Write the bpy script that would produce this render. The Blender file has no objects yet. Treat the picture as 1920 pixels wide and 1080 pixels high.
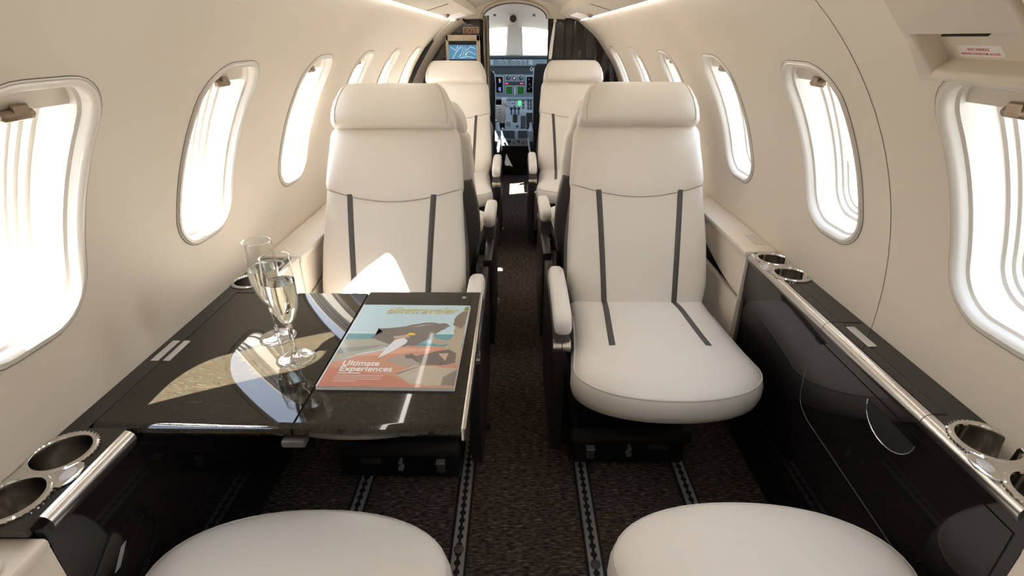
import bpy, bmesh, math, random
from mathutils import Vector, Matrix
from mathutils.bvhtree import BVHTree
random.seed(7)
PI = math.pi
SC = bpy.context.scene
COL = SC.collection

# ------------------------------------------------------------------ camera
cam_d = bpy.data.cameras.new('camera'); cam_d.sensor_width = 36; cam_d.lens = 962*36/1920
cam_d.clip_start = .02
cam = bpy.data.objects.new('camera', cam_d); COL.objects.link(cam)
PITCH = math.atan2(468, 962)
cam.location = (0, 0, 1.2); cam.rotation_euler = (PI/2-PITCH, 0, .00748)
SC.camera = cam

# ------------------------------------------------------------------ world, sun, exposure
SC.view_settings.view_transform = 'Standard'; SC.view_settings.look = 'None'
SC.view_settings.gamma = 1; SC.view_settings.use_curve_mapping = False
SC.view_settings.exposure = 0.36
SC.cycles.max_bounces = 16; SC.cycles.diffuse_bounces = 8; SC.cycles.glossy_bounces = 6
SC.cycles.transmission_bounces = 12; SC.cycles.transparent_max_bounces = 16
SC.cycles.caustics_refractive = False; SC.cycles.caustics_reflective = False
SC.cycles.sample_clamp_indirect = 12
w = bpy.data.worlds.new('sky'); SC.world = w; w.use_nodes = True
nt = w.node_tree; nt.nodes.clear()
wo = nt.nodes.new('ShaderNodeOutputWorld'); bg = nt.nodes.new('ShaderNodeBackground')
tc = nt.nodes.new('ShaderNodeTexCoord'); sx = nt.nodes.new('ShaderNodeSeparateXYZ'); rp = nt.nodes.new('ShaderNodeValToRGB')
mp = nt.nodes.new('ShaderNodeMapRange'); mp.inputs[1].default_value = -1; mp.inputs[2].default_value = 1
nt.links.new(tc.outputs['Generated'], sx.inputs[0]); nt.links.new(sx.outputs[2], mp.inputs[0])
nt.links.new(mp.outputs[0], rp.inputs[0]); nt.links.new(rp.outputs[0], bg.inputs[0]); nt.links.new(bg.outputs[0], wo.inputs[0])
e = rp.color_ramp.elements
e[0].position = .47; e[0].color = (.50, .47, .43, 1)       # bright apron
e[1].position = .52; e[1].color = (.95, .98, 1, 1)         # hazy horizon
n = e.new(1.0); n.color = (.52, .70, 1, 1)                 # zenith
bg.inputs[1].default_value = 5.0
SUN_DIR = Vector((1, .95, -2.05)).normalized()
sl = bpy.data.lights.new('sun', 'SUN'); sl.energy = 60; sl.angle = .009; sl.color = (1, .95, .87)
so = bpy.data.objects.new('sun', sl); COL.objects.link(so)
so.rotation_euler = SUN_DIR.to_track_quat('-Z', 'Y').to_euler(); so.location = (-4, -4, 6)

# ------------------------------------------------------------------ materials
def mat(name, col, rough=.5, metal=0, coat=0, bump=None, var=None, emit=None, spec=.5, trans=0, ior=1.5):
    m = bpy.data.materials.new(name); m.use_nodes = True
    t = m.node_tree; b = t.nodes['Principled BSDF']
    b.inputs['Base Color'].default_value = (*col, 1); b.inputs['Roughness'].default_value = rough
    b.inputs['Metallic'].default_value = metal; b.inputs['Coat Weight'].default_value = coat
    b.inputs['Coat Roughness'].default_value = .03
    b.inputs['Specular IOR Level'].default_value = spec
    b.inputs['Transmission Weight'].default_value = trans; b.inputs['IOR'].default_value = ior
    if emit:
        b.inputs['Emission Color'].default_value = (*emit[0], 1); b.inputs['Emission Strength'].default_value = emit[1]
    tcn = t.nodes.new('ShaderNodeTexCoord')
    def noise(scale, stretch=(1, 1, 1), detail=4, dist=0):
        mpn = t.nodes.new('ShaderNodeMapping'); mpn.inputs['Scale'].default_value = stretch
        nn = t.nodes.new('ShaderNodeTexNoise'); nn.inputs['Scale'].default_value = scale
        nn.inputs['Detail'].default_value = detail; nn.inputs['Distortion'].default_value = dist
        t.links.new(tcn.outputs['Object'], mpn.inputs[0]); t.links.new(mpn.outputs[0], nn.inputs[0])
        return nn.outputs[0]
    if bump:
        sc, stg, dist = bump[:3]
        bn = t.nodes.new('ShaderNodeBump'); bn.inputs['Strength'].default_value = stg; bn.inputs['Distance'].default_value = dist
        t.links.new(noise(sc, bump[3] if len(bump) > 3 else (1, 1, 1)), bn.inputs['Height']); t.links.new(bn.outputs[0], b.inputs['Normal'])
    if var:                                   # (scale, stretch, [(pos, col)...], distortion)
        r = t.nodes.new('ShaderNodeValToRGB'); el = r.color_ramp.elements
        while len(el) < len(var[2]): el.new(.5)
        for k, (p, c) in enumerate(var[2]): el[k].position = p; el[k].color = (*c, 1)
        t.links.new(noise(var[0], var[1], 6, var[3]), r.inputs[0]); t.links.new(r.outputs[0], b.inputs['Base Color'])
    return m
M = {}
M['leather'] = mat('cream_leather', (.77, .725, .66), .42, bump=(420, .12, .0006), spec=.4)
M['seam'] = mat('leather_piping', (.62, .58, .52), .5)
M['seamdark'] = mat('leather_seam_shadow', (.30, .27, .235), .6)
M['stripe'] = mat('grey_leather_stripe', (.075, .068, .064), .45, bump=(400, .1, .0006))
M['shell'] = mat('grey_seat_shell', (.10, .092, .088), .5)
M['shroud'] = mat('dark_shroud', (.030, .025, .023), .38)
M['base'] = mat('black_seat_base', (.012, .011, .011), .5)
M['wall'] = mat('cream_wall_panel', (.775, .705, .61), .5, bump=(600, .05, .0004), spec=.3)
M['ceiling'] = mat('cream_headliner', (.77, .72, .64), .6, spec=.3)
M['frame'] = mat('window_frame_cream', (.70, .66, .595), .35)
M['shade'] = mat('window_shade_cream', (.74, .67, .58), .5)
M['bronze'] = mat('bronze_handle', (.36, .28, .22), .35, .7)
M['line'] = mat('dark_seam_line', (.16, .14, .12), .6)
M['lacquer'] = mat('black_lacquer', (.012, .010, .010), .05, coat=.2)
M['veneer'] = mat('burl_veneer_lacquer', (.03, .022, .015), .03, coat=0,
    var=(46, (1, 3.6, 1), [(.30, (.007, .005, .003)), (.46, (.026, .019, .012)), (.54, (.012, .014, .010)), (.70, (.042, .030, .018))], 1.8))
M['satin'] = mat('satin_nickel', (.72, .69, .66), .26, 1)
M['chrome'] = mat('polished_chrome', (.80, .79, .77), .08, 1)
M['cup'] = mat('dark_chrome_cup', (.42, .40, .38), .16, 1)
M['rubber'] = mat('black_rubber', (.012, .012, .012), .6)
M['plate'] = mat('silver_plate', (.70, .70, .71), .35, .6)
M['carpet'] = mat('brown_carpet', (.05, .04, .034), .95, spec=.1, bump=(150, 1.0, .008, (.45, 1.3, 1)),
    var=(150, (.35, 1.4, 1), [(.34, (.032, .025, .021)), (.5, (.105, .079, .067)), (.60, (.165, .125, .105)), (.72, (.36, .30, .25))], .4))
M['track'] = mat('seat_track_alloy', (.48, .46, .46), .4, .5)
M['trackhole'] = mat('seat_track_slot', (.010, .010, .010), .7)
M['gloss_dark'] = mat('dark_bulkhead_gloss', (.016, .011, .008), .16, coat=.3, var=(3, (3, 1, .3), [(.3, (.006, .004, .003)), (.7, (.015, .010, .007))], .3))
M['tan'] = mat('tan_bezel', (.56, .46, .35), .45)
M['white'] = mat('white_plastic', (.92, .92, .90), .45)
M['panel_blue'] = mat('instrument_grey_blue', (.20, .29, .36), .5)
M['panel_mid'] = mat('instrument_mid_grey_blue', (.42, .52, .60), .5)
M['panel_dark'] = mat('glareshield_dark', (.04, .06, .075), .6)
M['black'] = mat('matte_black', (.008, .008, .008), .7)
M['fabric_black'] = mat('pilot_seat_black', (.006, .0055, .0055), .85)
M['curtain'] = mat('tan_curtain', (.42, .36, .28), .8)
M['lamp'] = mat('cabin_light_strip', (.9, .88, .84), .4, emit=((1, .95, .89), 9.0))
M['upwash'] = mat('ceiling_wash_light', (.9, .88, .84), .4, emit=((1, .93, .84), 3.2))
M['highlight'] = mat('painted_highlight', (.9, .9, .9), .2, emit=((1, .96, .92), .15))
M['scr_blue'] = mat('map_screen', (.02, .05, .08), .2, emit=((.08, .24, .42), .75), var=None)
M['scr_line'] = mat('map_line', (.5, .6, .5), .4, emit=((.62, .72, .62), .7))
M['scr_black'] = mat('screen_black', (.006, .006, .008), .15)
M['scr_green'] = mat('green_screen', (.01, .05, .01), .2, emit=((.02, .16, .03), .3))
M['scr_lime'] = mat('green_display', (.1, .5, .2), .3, emit=((.15, .95, .35), .55))
M['scr_orange'] = mat('orange_symbols', (.7, .25, .08), .3, emit=((1, .35, .12), .9))
M['scr_violet'] = mat('blue_symbols', (.1, .15, .6), .3, emit=((.16, .30, .9), .9))
M['scr_red'] = mat('red_annunciator', (.8, .05, .1), .3, emit=((1, .06, .14), 1.2))
M['red_ink'] = mat('red_ink', (.62, .06, .09), .6)
M['exit_face'] = mat('exit_sign_face', (.50, .36, .25), .4)
M['exit_ink'] = mat('exit_sign_letters', (.09, .02, .012), .5)
M['paper'] = mat('paper', (.84, .85, .88), .45)
def glass_thin(name, f=.08, tint=(1, 1, 1)):
    m = bpy.data.materials.new(name); m.use_nodes = True; t = m.node_tree; t.nodes.clear()
    o = t.nodes.new('ShaderNodeOutputMaterial'); mx = t.nodes.new('ShaderNodeMixShader')
    tr = t.nodes.new('ShaderNodeBsdfTransparent'); tr.inputs[0].default_value = (*tint, 1)
    g = t.nodes.new('ShaderNodeBsdfGlossy'); g.inputs['Roughness'].default_value = .02
    mx.inputs[0].default_value = f
    t.links.new(tr.outputs[0], mx.inputs[1]); t.links.new(g.outputs[0], mx.inputs[2]); t.links.new(mx.outputs[0], o.inputs[0])
    return m
def glass_clear(name, tint, f0, f1, pwr):
    m = glass_thin(name, .1, tint); t = m.node_tree
    lw = t.nodes.new('ShaderNodeLayerWeight'); lw.inputs[0].default_value = .5
    pw = t.nodes.new('ShaderNodeMath'); pw.operation = 'POWER'; pw.inputs[1].default_value = pwr
    ml = t.nodes.new('ShaderNodeMath'); ml.operation = 'MULTIPLY_ADD'; ml.inputs[1].default_value = f1; ml.inputs[2].default_value = f0
    t.links.new(lw.outputs['Facing'], pw.inputs[0]); t.links.new(pw.outputs[0], ml.inputs[0])
    t.links.new(ml.outputs[0], [n for n in t.nodes if n.type == 'MIX_SHADER'][0].inputs[0]); return m
M['pane'] = glass_thin('acrylic_pane', .05)
M['glass'] = glass_clear('clear_glass', (.99, .995, .99), .04, .75, 3.6)
M['glass_edge'] = glass_clear('bright_glass_edge', (.97, .98, .975), .20, .8, 2.0)
M['glass_solid'] = mat('solid_glass', (1, 1, 1), .0, trans=1, ior=1.45)
M['wine'] = mat('pale_champagne', (.985, .975, .89), .0, trans=1, ior=1.33)
def flat(name, c, r=.35): 
    if name not in M: M[name] = mat(name, c, r, coat=.35)
    return M[name]

# ------------------------------------------------------------------ helpers
def link(name, bm, m, parent=None, smooth=40, shadow=None):
    me = bpy.data.meshes.new(name)
    bmesh.ops.recalc_face_normals(bm, faces=bm.faces[:])
    bm.to_mesh(me); bm.free()
    if m: me.materials.append(M[m] if isinstance(m, str) else m)
    if smooth:
        for p in me.polygons: p.use_smooth = True
        me.set_sharp_from_angle(angle=math.radians(smooth))
    o = bpy.data.objects.new(name, me); COL.objects.link(o)
    if parent: o.parent = parent
    return o
def thing(name, label, cat, loc=(0, 0, 0), group=None, rz=0):
    o = bpy.data.objects.new(name, None); COL.objects.link(o); o.location = loc; o.rotation_euler = (0, 0, rz)
    o.empty_display_size = .05
    return tag(o, label, cat, group)
def tag(o, label, cat, group=None):
    o['label'] = label; o['category'] = cat
    if group: o['group'] = group
    return o
def struct(o): o['kind'] = 'structure'; return o
def add_box(bm, x0, x1, y0, y1, z0, z1, bev=0, seg=2):
    r = bmesh.ops.create_cube(bm, size=1); vs = r['verts']
    for v in vs:
        v.co = Vector((x0+(v.co.x+.5)*(x1-x0), y0+(v.co.y+.5)*(y1-y0), z0+(v.co.z+.5)*(z1-z0)))
    if bev:
        es = list({e for v in vs for e in v.link_edges})
        bmesh.ops.bevel(bm, geom=es, offset=bev, segments=seg, profile=.5, affect='EDGES')
    return bm
def box(x0, x1, y0, y1, z0, z1, bev=0, seg=2): return add_box(bmesh.new(), x0, x1, y0, y1, z0, z1, bev, seg)
def loft(rings, cap=True, closed=True, bm=None):
    bm = bm or bmesh.new()
    R = [[bm.verts.new(p) for p in r] for r in rings]; n = len(R[0])
    for a, b in zip(R, R[1:]):
        for i in range(n if closed else n-1):
            j = (i+1) % n
            try: bm.faces.new((a[i], a[j], b[j], b[i]))
            except ValueError: pass
    if cap and closed:
        bm.faces.new(R[0][::-1]); bm.faces.new(R[-1])
    return bm
def prism(poly, axis, a, b, bev=0, bm=None):
    """poly in the two other axes; extruded along axis from a to b"""
    bm = bm or bmesh.new()
    def P(p, h):
        return {'x': (h, p[0], p[1]), 'y': (p[0], h, p[1]), 'z': (p[0], p[1], h)}[axis]
    A = [bm.verts.new(P(p, a)) for p in poly]; B = [bm.verts.new(P(p, b)) for p in poly]; n = len(poly)
    f0 = bm.faces.new(A[::-1]); f1 = bm.faces.new(B)
    for i in range(n): bm.faces.new((A[i], A[(i+1) % n], B[(i+1) % n], B[i]))
    if bev:
        bmesh.ops.recalc_face_normals(bm, faces=bm.faces[:])
        bmesh.ops.bevel(bm, geom=list(f0.edges)+list(f1.edges), offset=bev, segments=2, profile=.5, affect='EDGES')
    return bm
def tube(path, r, n=8, bm=None, cap=True):
    path = [Vector(p) for p in path]; rings = []
    for i, p in enumerate(path):
        d = (path[min(i+1, len(path)-1)]-path[max(i-1, 0)]).normalized()
        up = Vector((0, 0, 1)) if abs(d.z) < .9 else Vector((1, 0, 0))
        u = d.cross(up).normalized(); v = d.cross(u)
        rr = r[i] if isinstance(r, (list, tuple)) else r
        rings.append([p+u*rr*math.cos(2*PI*k/n)+v*rr*math.sin(2*PI*k/n) for k in range(n)])
    return loft(rings, cap, bm=bm)
def lathe(prof, c=(0, 0, 0), n=32, bm=None, cap=False):
    return loft([[(c[0]+r*math.cos(2*PI*k/n), c[1]+r*math.sin(2*PI*k/n), c[2]+z) for k in range(n)] for r, z in prof], cap, bm=bm)
def disc_axis(c, r, h, axis='y', n=20, bm=None):
    bm = bm or bmesh.new()
    poly = [(r*math.cos(2*PI*k/n), r*math.sin(2*PI*k/n)) for k in range(n)]
    if axis == 'y': return prism([(c[0]+p[0], c[2]+p[1]) for p in poly], 'y', c[1]-h/2, c[1]+h/2, bm=bm)
    if axis == 'x': return prism([(c[1]+p[0], c[2]+p[1]) for p in poly], 'x', c[0]-h/2, c[0]+h/2, bm=bm)
    return prism([(c[0]+p[0], c[1]+p[1]) for p in poly], 'z', c[2]-h/2, c[2]+h/2, bm=bm)
def rrect(hw, hh, r, n=64):
    """n points, n/4 per side, corner mid points at multiples of n/4"""
    q = n//4; pts = []
    r = min(r, hw*.999, hh*.999)
    for sx_, sy_, a0 in ((1, -1, -PI/2), (1, 1, 0), (-1, 1, PI/2), (-1, -1, PI)):
        cx, cy = sx_*(hw-r), sy_*(hh-r)
        nc = q//2
        arc = [(cx+r*math.cos(a0+PI/2*k/nc), cy+r*math.sin(a0+PI/2*k/nc)) for k in range(nc+1)]
        pts.append(arc)
    out = []
    for i in range(4):                       # side from corner i mid to corner i+1 mid
        a, b = pts[i], pts[(i+1) % 4]; h = q//4
        seq = a[q//4:] ; nxt = b[:q//4]
        # straight part subdivided so that each side has q points
        m = q-len(seq)-len(nxt)
        p0, p1 = a[-1], b[0]
        st = [(p0[0]+(p1[0]-p0[0])*(k+1)/(m+1), p0[1]+(p1[1]-p0[1])*(k+1)/(m+1)) for k in range(m)]
        out += seq+st+nxt
    return out
def rect_pts(x0, x1, y0, y1, n=64):
    q = n//4; c = [(x1, y0), (x1, y1), (x0, y1), (x0, y0)]; out = []
    for i in range(4):
        a, b = c[i], c[(i+1) % 4]
        out += [(a[0]+(b[0]-a[0])*k/q, a[1]+(b[1]-a[1])*k/q) for k in range(q)]
    return out
def text_obj(s, size, m, loc, rot, parent=None, name='lettering', depth=.0004, shear=0, align='LEFT', bold=False, sx=1):
    cu = bpy.data.curves.new(name, 'FONT'); cu.body = s; cu.size = size; cu.extrude = depth; cu.shear = shear; cu.align_x = align
    if bold: cu.offset = size*.018
    tmp = bpy.data.objects.new('tmp', cu); COL.objects.link(tmp)
    dg = bpy.context.evaluated_depsgraph_get(); me = bpy.data.meshes.new_from_object(tmp.evaluated_get(dg)); me.name = name
    bpy.data.objects.remove(tmp); bpy.data.curves.remove(cu)
    me.materials.clear(); me.materials.append(M[m] if isinstance(m, str) else m)
    o = bpy.data.objects.new(name, me); COL.objects.link(o)
    o.location = loc; o.rotation_euler = rot; o.scale = (sx, 1, 1)
    if parent: o.parent = parent
    return o

# ------------------------------------------------------------------ the cabin shell
X0, EA, EB, ZC = .01, .74, .78, .65
Y_AFT, Y_FWD = -1.0, 3.75
S_TOP = math.radians(60)*.76
def W(side, y, s, depth=0.0):
    """point of the side wall: arc length s above the belt line, depth outwards"""
    if s <= 0: return Vector((X0+side*(EA+depth), y, ZC+s))
    f = s/.76; c, sn = math.cos(f), math.sin(f)
    nx, nz = c/EA, sn/EB; l = math.hypot(nx, nz)
    return Vector((X0+side*(EA*c+depth*nx/l), y, ZC+EB*sn+depth*nz/l))
def Wn(side, s):
    if s <= 0: return Vector((-side, 0, 0))
    f = s/.76; nx, nz = math.cos(f)/EA, math.sin(f)/EB; l = math.hypot(nx, nz)
    return Vector((-side*nx/l, 0, -nz/l))
WIN_YS = {1: [-.42, .13, .672, 1.145, 1.69, 2.25, 2.84, 3.44], -1: [.645, 1.13, 1.635, 2.14, 2.65, 3.21]}  # right side starts with two unseen aft windows, added for their light
WIN_S, WIN_HH, WIN_HW, WIN_R = .333, .194, .106, .074
def make_wall(side, name):
    bm = bmesh.new(); nr = {}
    def V(y, s):
        v = bm.verts.new(W(side, y, s)); nr[v] = Wn(side, s); return v
    def grid(ys, ss):
        g = [[V(y, s) for s in ss] for y in ys]
        for i in range(len(ys)-1):
            for j in range(len(ss)-1): bm.faces.new((g[i][j], g[i+1][j], g[i+1][j+1], g[i][j+1]))
    sb, st = .10, .575
    grid([Y_AFT, Y_FWD], [-.65, 0, sb*.5, sb]); grid([Y_AFT, Y_FWD], [st+(S_TOP-st)*k/8 for k in range(9)])
    WIN_Y = WIN_YS[side]
    edges = [Y_AFT]+[(a+b)/2 for a, b in zip(WIN_Y, WIN_Y[1:])]+[Y_FWD]
    for k, y in enumerate(WIN_Y):
        y0, y1 = edges[k], edges[k+1]
        outer = rect_pts(y0, y1, sb, st); inner = [(y+a, WIN_S+b) for a, b in rrect(WIN_HW, WIN_HH, WIN_R)]
        rings = []
        for j in range(9):
            t = 1-(1-j/8)**1.3
            rings.append([V(o[0]+(i[0]-o[0])*t, o[1]+(i[1]-o[1])*t) for o, i in zip(outer, inner)])
        for a, b in zip(rings, rings[1:]):
            for i in range(64): bm.faces.new((a[i], a[(i+1) % 64], b[(i+1) % 64], b[i]))
    bm.verts.index_update(); nl = [None]*len(bm.verts)
    for v, q in nr.items(): nl[v.index] = q
    me = bpy.data.meshes.new(name); bm.normal_update(); 
    for f in bm.faces:
        if f.normal.dot(nr[f.verts[0]]) < 0: f.normal_flip()
    bm.to_mesh(me); bm.free(); me.materials.append(M['wall'])
    for p in me.polygons: p.use_smooth = True
    me.normals_split_custom_set_from_vertices(nl)
    o = bpy.data.objects.new(name, me); COL.objects.link(o); return struct(o)
make_wall(-1, 'wall_left'); make_wall(1, 'wall_right')
def ceil():
    fs = [PI*(60+60*k/24)/180 for k in range(25)]
    rings = [[(X0+EA*math.cos(f), y, ZC+EB*math.sin(f)) for f in fs] for y in (Y_AFT, Y_FWD)]
    o = link('ceiling', loft(rings, False, False), 'ceiling', smooth=60); return struct(o)
ceil()
struct(link('floor', box(-.78, .80, Y_AFT, 5.9, -.03, 0), 'carpet', smooth=0))
# aft bulkhead behind the camera
aft = [(X0+.75, 0)]+[(X0+.75*math.cos(PI*k/32), ZC+.79*math.sin(PI*k/32)) for k in range(33)]+[(X0-.75, 0)]
struct(link('wall_back', prism(aft, 'y', Y_AFT-.03, Y_AFT), 'wall', smooth=0))
# lower side lining, dark carpet
for sd, nm in ((-1, 'baseboard_left'), (1, 'baseboard_right')):
    struct(link(nm, box(*sorted((X0+sd*.725, X0+sd*.738)), Y_AFT, Y_FWD-.01, 0, .45), 'carpet', smooth=0))
# vertical panel joints of the wall lining
def wall_strip(side, y, s0, s1, wdt, dp, name, m, n=14):
    rings = []
    for k in range(n+1):
        s = s0+(s1-s0)*k/n
        rings.append([W(side, y-wdt/2, s, -.0002), W(side, y+wdt/2, s, -.0002), W(side, y+wdt/2, s, -dp), W(side, y-wdt/2, s, -dp)])
    return struct(link(name, loft(rings), m, smooth=0))
wall_strip(1, .94, .0, .57, .0014, .0006, 'trim_1', 'line')
wall_strip(1, .94, .57, S_TOP, .0010, .0006, 'trim_2', 'line')

# ------------------------------------------------------------------ windows
def make_window(idx, side, y):
    def ring(e, d): return [W(side, y+a, WIN_S+b, d) for a, b in rrect(WIN_HW+e, WIN_HH+e, WIN_R+e)]
    prof = [(.013, -.0003), (.0115, -.0022), (.009, -.0012), (.0075, -.0042), (.002, -.0048), (-.002, -.0015), (-.004, .004), (-.0055, .012), (-.010, .015),
            (-.0145, .058), (-.020, .060), (-.0215, .069), (-.0265, .071), (-.0275, .079), (-.032, .080), (-.033, .086)]
    fr = struct(link('window_%d' % idx, loft([ring(*p) for p in prof], False), 'frame', smooth=35))
    g = [ring(-.0125, -.0006), ring(-.0125, -.0006)]
    # dark hairline joint round the bezel
    hl = loft([[W(side, y+a, WIN_S+b, d) for a, b in rrect(WIN_HW+e2, WIN_HH+e2, WIN_R+e2)] for e2, d in ((.0138, -.0002), (.0138, -.0010), (.0126, -.0010))], False)
    link('joint_line', hl, 'line', fr, smooth=0)
    bm = bmesh.new(); r = ring(-.0325, .083); bm.faces.new([bm.verts.new(p) for p in r]); bmesh.ops.triangulate(bm, faces=bm.faces[:])
    link('pane', bm, 'pane', fr, smooth=0)
    # roller shade pulled down a little, with its handle
    top = WIN_S+WIN_HH; rings = []
    for k in range(7):
        s = top-.052+k*.009
        hw = WIN_HW-.009 if k < 3 else WIN_HW-.009-(.05*((k-2)/4)**2)
        rings.append([W(side, y-hw, s, .024), W(side, y+hw, s, .024), W(side, y+hw, s, .029), W(side, y-hw, s, .029)])
    sh = link('sunshade', loft(rings), 'shade', fr, smooth=30)
    bm = bmesh.new(); rr = []
    for yy, q in ((-.024, .6), (-.020, 1), (.020, 1), (.024, .6)):
        c = (top-.052)
        rr.append([W(side, y+yy, c+q*.007*math.cos(2*PI*k/10), .018+q*.007*math.sin(2*PI*k/10)) for k in range(10)])
    loft(rr, bm=bm)
    loft([[W(side, y+yy, c+dz, dd) for yy in (-.008, .014)][::1]+[W(side, y+yy, c+dz, dd+.004) for yy in (.014, -.008)] for dz, dd in ((.0, .010), (.012, .018))], bm=bm)
    link('shade_handle', bm, 'bronze', sh, smooth=35)
    pd = bpy.data.lights.new('window_daylight', 'AREA'); pd.shape = 'RECTANGLE'; pd.size = .20; pd.size_y = .36; pd.cycles.is_portal = True
    po = bpy.data.objects.new('window_daylight', pd); COL.objects.link(po)
    po.location = W(side, y, WIN_S, .10); nvec = Wn(side, WIN_S)
    po.rotation_euler = nvec.to_track_quat('-Z', 'Y').to_euler()
    # size_y runs along the local Y axis, which to_track_quat points upwards
i = 0
for side in (-1, 1):
    for y in WIN_YS[side]:
        i += 1; make_window(i, side, y)

# ------------------------------------------------------------------ forward bulkhead with the doorway arch
YB = Y_FWD
def ell(sgn, z): return X0+sgn*EA*math.sqrt(max(0, 1-((z-ZC)/EB)**2)) if z > ZC else X0+sgn*EA
def bulk(sgn, xin, name, ztop=1.318, m='gloss_dark', y0=YB-.02, y1=YB+.03, wavy=False):
    zs = [0, .3, .65]+[.65+(ztop-.65)*k/16 for k in range(1, 17)]
    poly = [(xin, 0)]+[(ell(sgn, z)+sgn*.02, z) for z in zs]+[(xin, ztop)]
    return struct(link(name, prism(poly, 'y', y0, y1), m, smooth=0))
bulk(-1, -.225, 'wall_front_left')
# right panel softly folded (vertical flutes catch the light)
def fluted():
    nx, bm = 60, bmesh.new(); rows = []
    for k in range(nx+1):
        t = k/nx; x = .205+t*(.56)
        ang = (x-X0)/EA
        zt = min(1.318, ZC+EB*math.sqrt(max(0, 1-min(1, ang)**2))+.02)
        yy = YB-.02-.012*math.sin(t*26)*(t**.7)-.02*t
        rows.append([(x, yy, 0), (x, yy, .7), (x, yy, zt)])
    return loft(rows, False, False, bm)
struct(link('wall_front_right', fluted(), 'gloss_dark', smooth=70))
struct(link('wall_front_right_core', box(.205, .76, YB, YB+.03, 0, .9), 'gloss_dark', smooth=0))
# cream header with the arch
DOOR_C, DOOR_H = -.010, .208
def archz(x): 
    t = (x-DOOR_C)/DOOR_H
    return 1.315+.088*math.sqrt(max(0, 1-t*t))
def header():
    xs = [DOOR_C-DOOR_H+2*DOOR_H*k/32 for k in range(33)]
    low = [(-.33, 1.310)]+[(x, archz(x)) for x in xs]+[(.31, 1.310)]
    xs2 = [.34-.70*k/24 for k in range(25)]
    up = [(x, ZC+EB*math.sqrt(1-((x-X0)/EA)**2)+.01) for x in xs2]
    return prism(low+up, 'y', YB-.03, YB+.03)
struct(link('trim_3', header(), 'ceiling', smooth=0))
pth = [(DOOR_C+(DOOR_H+.012)*math.cos(PI*k/32), YB-.033, 1.315+.10*math.sin(PI*k/32)) for k in range(33)]
struct(link('trim_4', tube(pth, .0075, 10), 'frame'))
pth = [(DOOR_C+(DOOR_H-.004)*math.cos(PI*k/32), YB-.031, 1.313+.088*math.sin(PI*k/32)) for k in range(33)]
struct(link('trim_5', tube(pth, .0035, 6), 'line'))
# grey edging band of the left recess, following the fuselage curve
def edge_band(sgn, y0, y1, s0, s1, d0, d1, name, m):
    rings = []
    for k in range(21):
        s = s0+(s1-s0)*k/20
        rings.append([W(sgn, y0, s, -d0), W(sgn, y1, s, -d1), W(sgn, y1, s, .01), W(sgn, y0, s, .01)])
    return struct(link(name, loft(rings), m, smooth=50))
edge_band(-1, 3.56, 3.73, .05, .80, .002, .045, 'trim_6', 'wall')
edge_band(1, 3.64, 3.73, .05, .80, .001, .012, 'trim_7', 'wall')

# ------------------------------------------------------------------ overhead service panels
def psu(side, label):
    root = thing('overhead_service_panel', label, 'panel', (X0+side*.33, 1.3, 1.32), 'overhead panels along the ceiling')
    ox, oy, oz = root.location
    def L(x, y, z): return (X0+side*x-ox, y-oy, z-oz)
    sec = [(.392, 1.303), (.378, 1.300), (.275, 1.329), (.262, 1.335), (.262, 1.352), (.272, 1.385), (.392, 1.33)]
    link('housing', loft([[L(x, y, z) for x, z in sec] for y in (Y_AFT+.01, 3.0, 3.60)]), 'ceiling', root, smooth=35)
    link('light_strip', loft([[L(x, y, z) for x, z in ((.404, 1.305), (.393, 1.2985), (.386, 1.3005), (.392, 1.312))] for y in (Y_AFT+.02, 3.58)]), 'lamp', root, smooth=0)
    #, loft([[L(x, y, z) for x, z in ((.262, 1.345), (.2585, 1.350), (.2585, 1.368), (.264, 1.368))] for y in (Y_AFT+.02, 3.56)]), 'upwash', root, smooth=0)
    for yy in (1.25, 2.35):                       # panel joints
        link('panel_joint', loft([[L(x, yy+d, z) for x, z in ((.372, 1.3012), (.285, 1.3258), (.285, 1.3240), (.372, 1.2994))] for d in (0, .006)]), 'line', root, smooth=0)
    for yy in (2.86, 3.36):                       # air outlets
        g = bmesh.new(); lathe([(.0, -.012), (.008, -.012), (.012, -.006), (.016, -.003), (.018, .004)], L(.355, yy, 1.3035), 14, g)
        link('air_outlet', g, 'bronze', root)
    for k, yy in enumerate((2.98, 3.10, 3.18, 3.28)):   # curved glowing slats, highlights painted on the panel
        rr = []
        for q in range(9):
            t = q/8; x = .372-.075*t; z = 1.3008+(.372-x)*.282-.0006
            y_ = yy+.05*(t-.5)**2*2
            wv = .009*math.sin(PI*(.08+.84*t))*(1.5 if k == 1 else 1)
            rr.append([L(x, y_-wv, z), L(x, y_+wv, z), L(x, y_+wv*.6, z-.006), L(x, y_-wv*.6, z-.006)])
        link('panel_highlight', loft(rr), 'highlight', root, smooth=50)
    return root
psu(-1, 'cream overhead panel with bright light strip above the left windows')
psu(1, 'cream overhead panel with bright light strip above the right windows')

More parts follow.
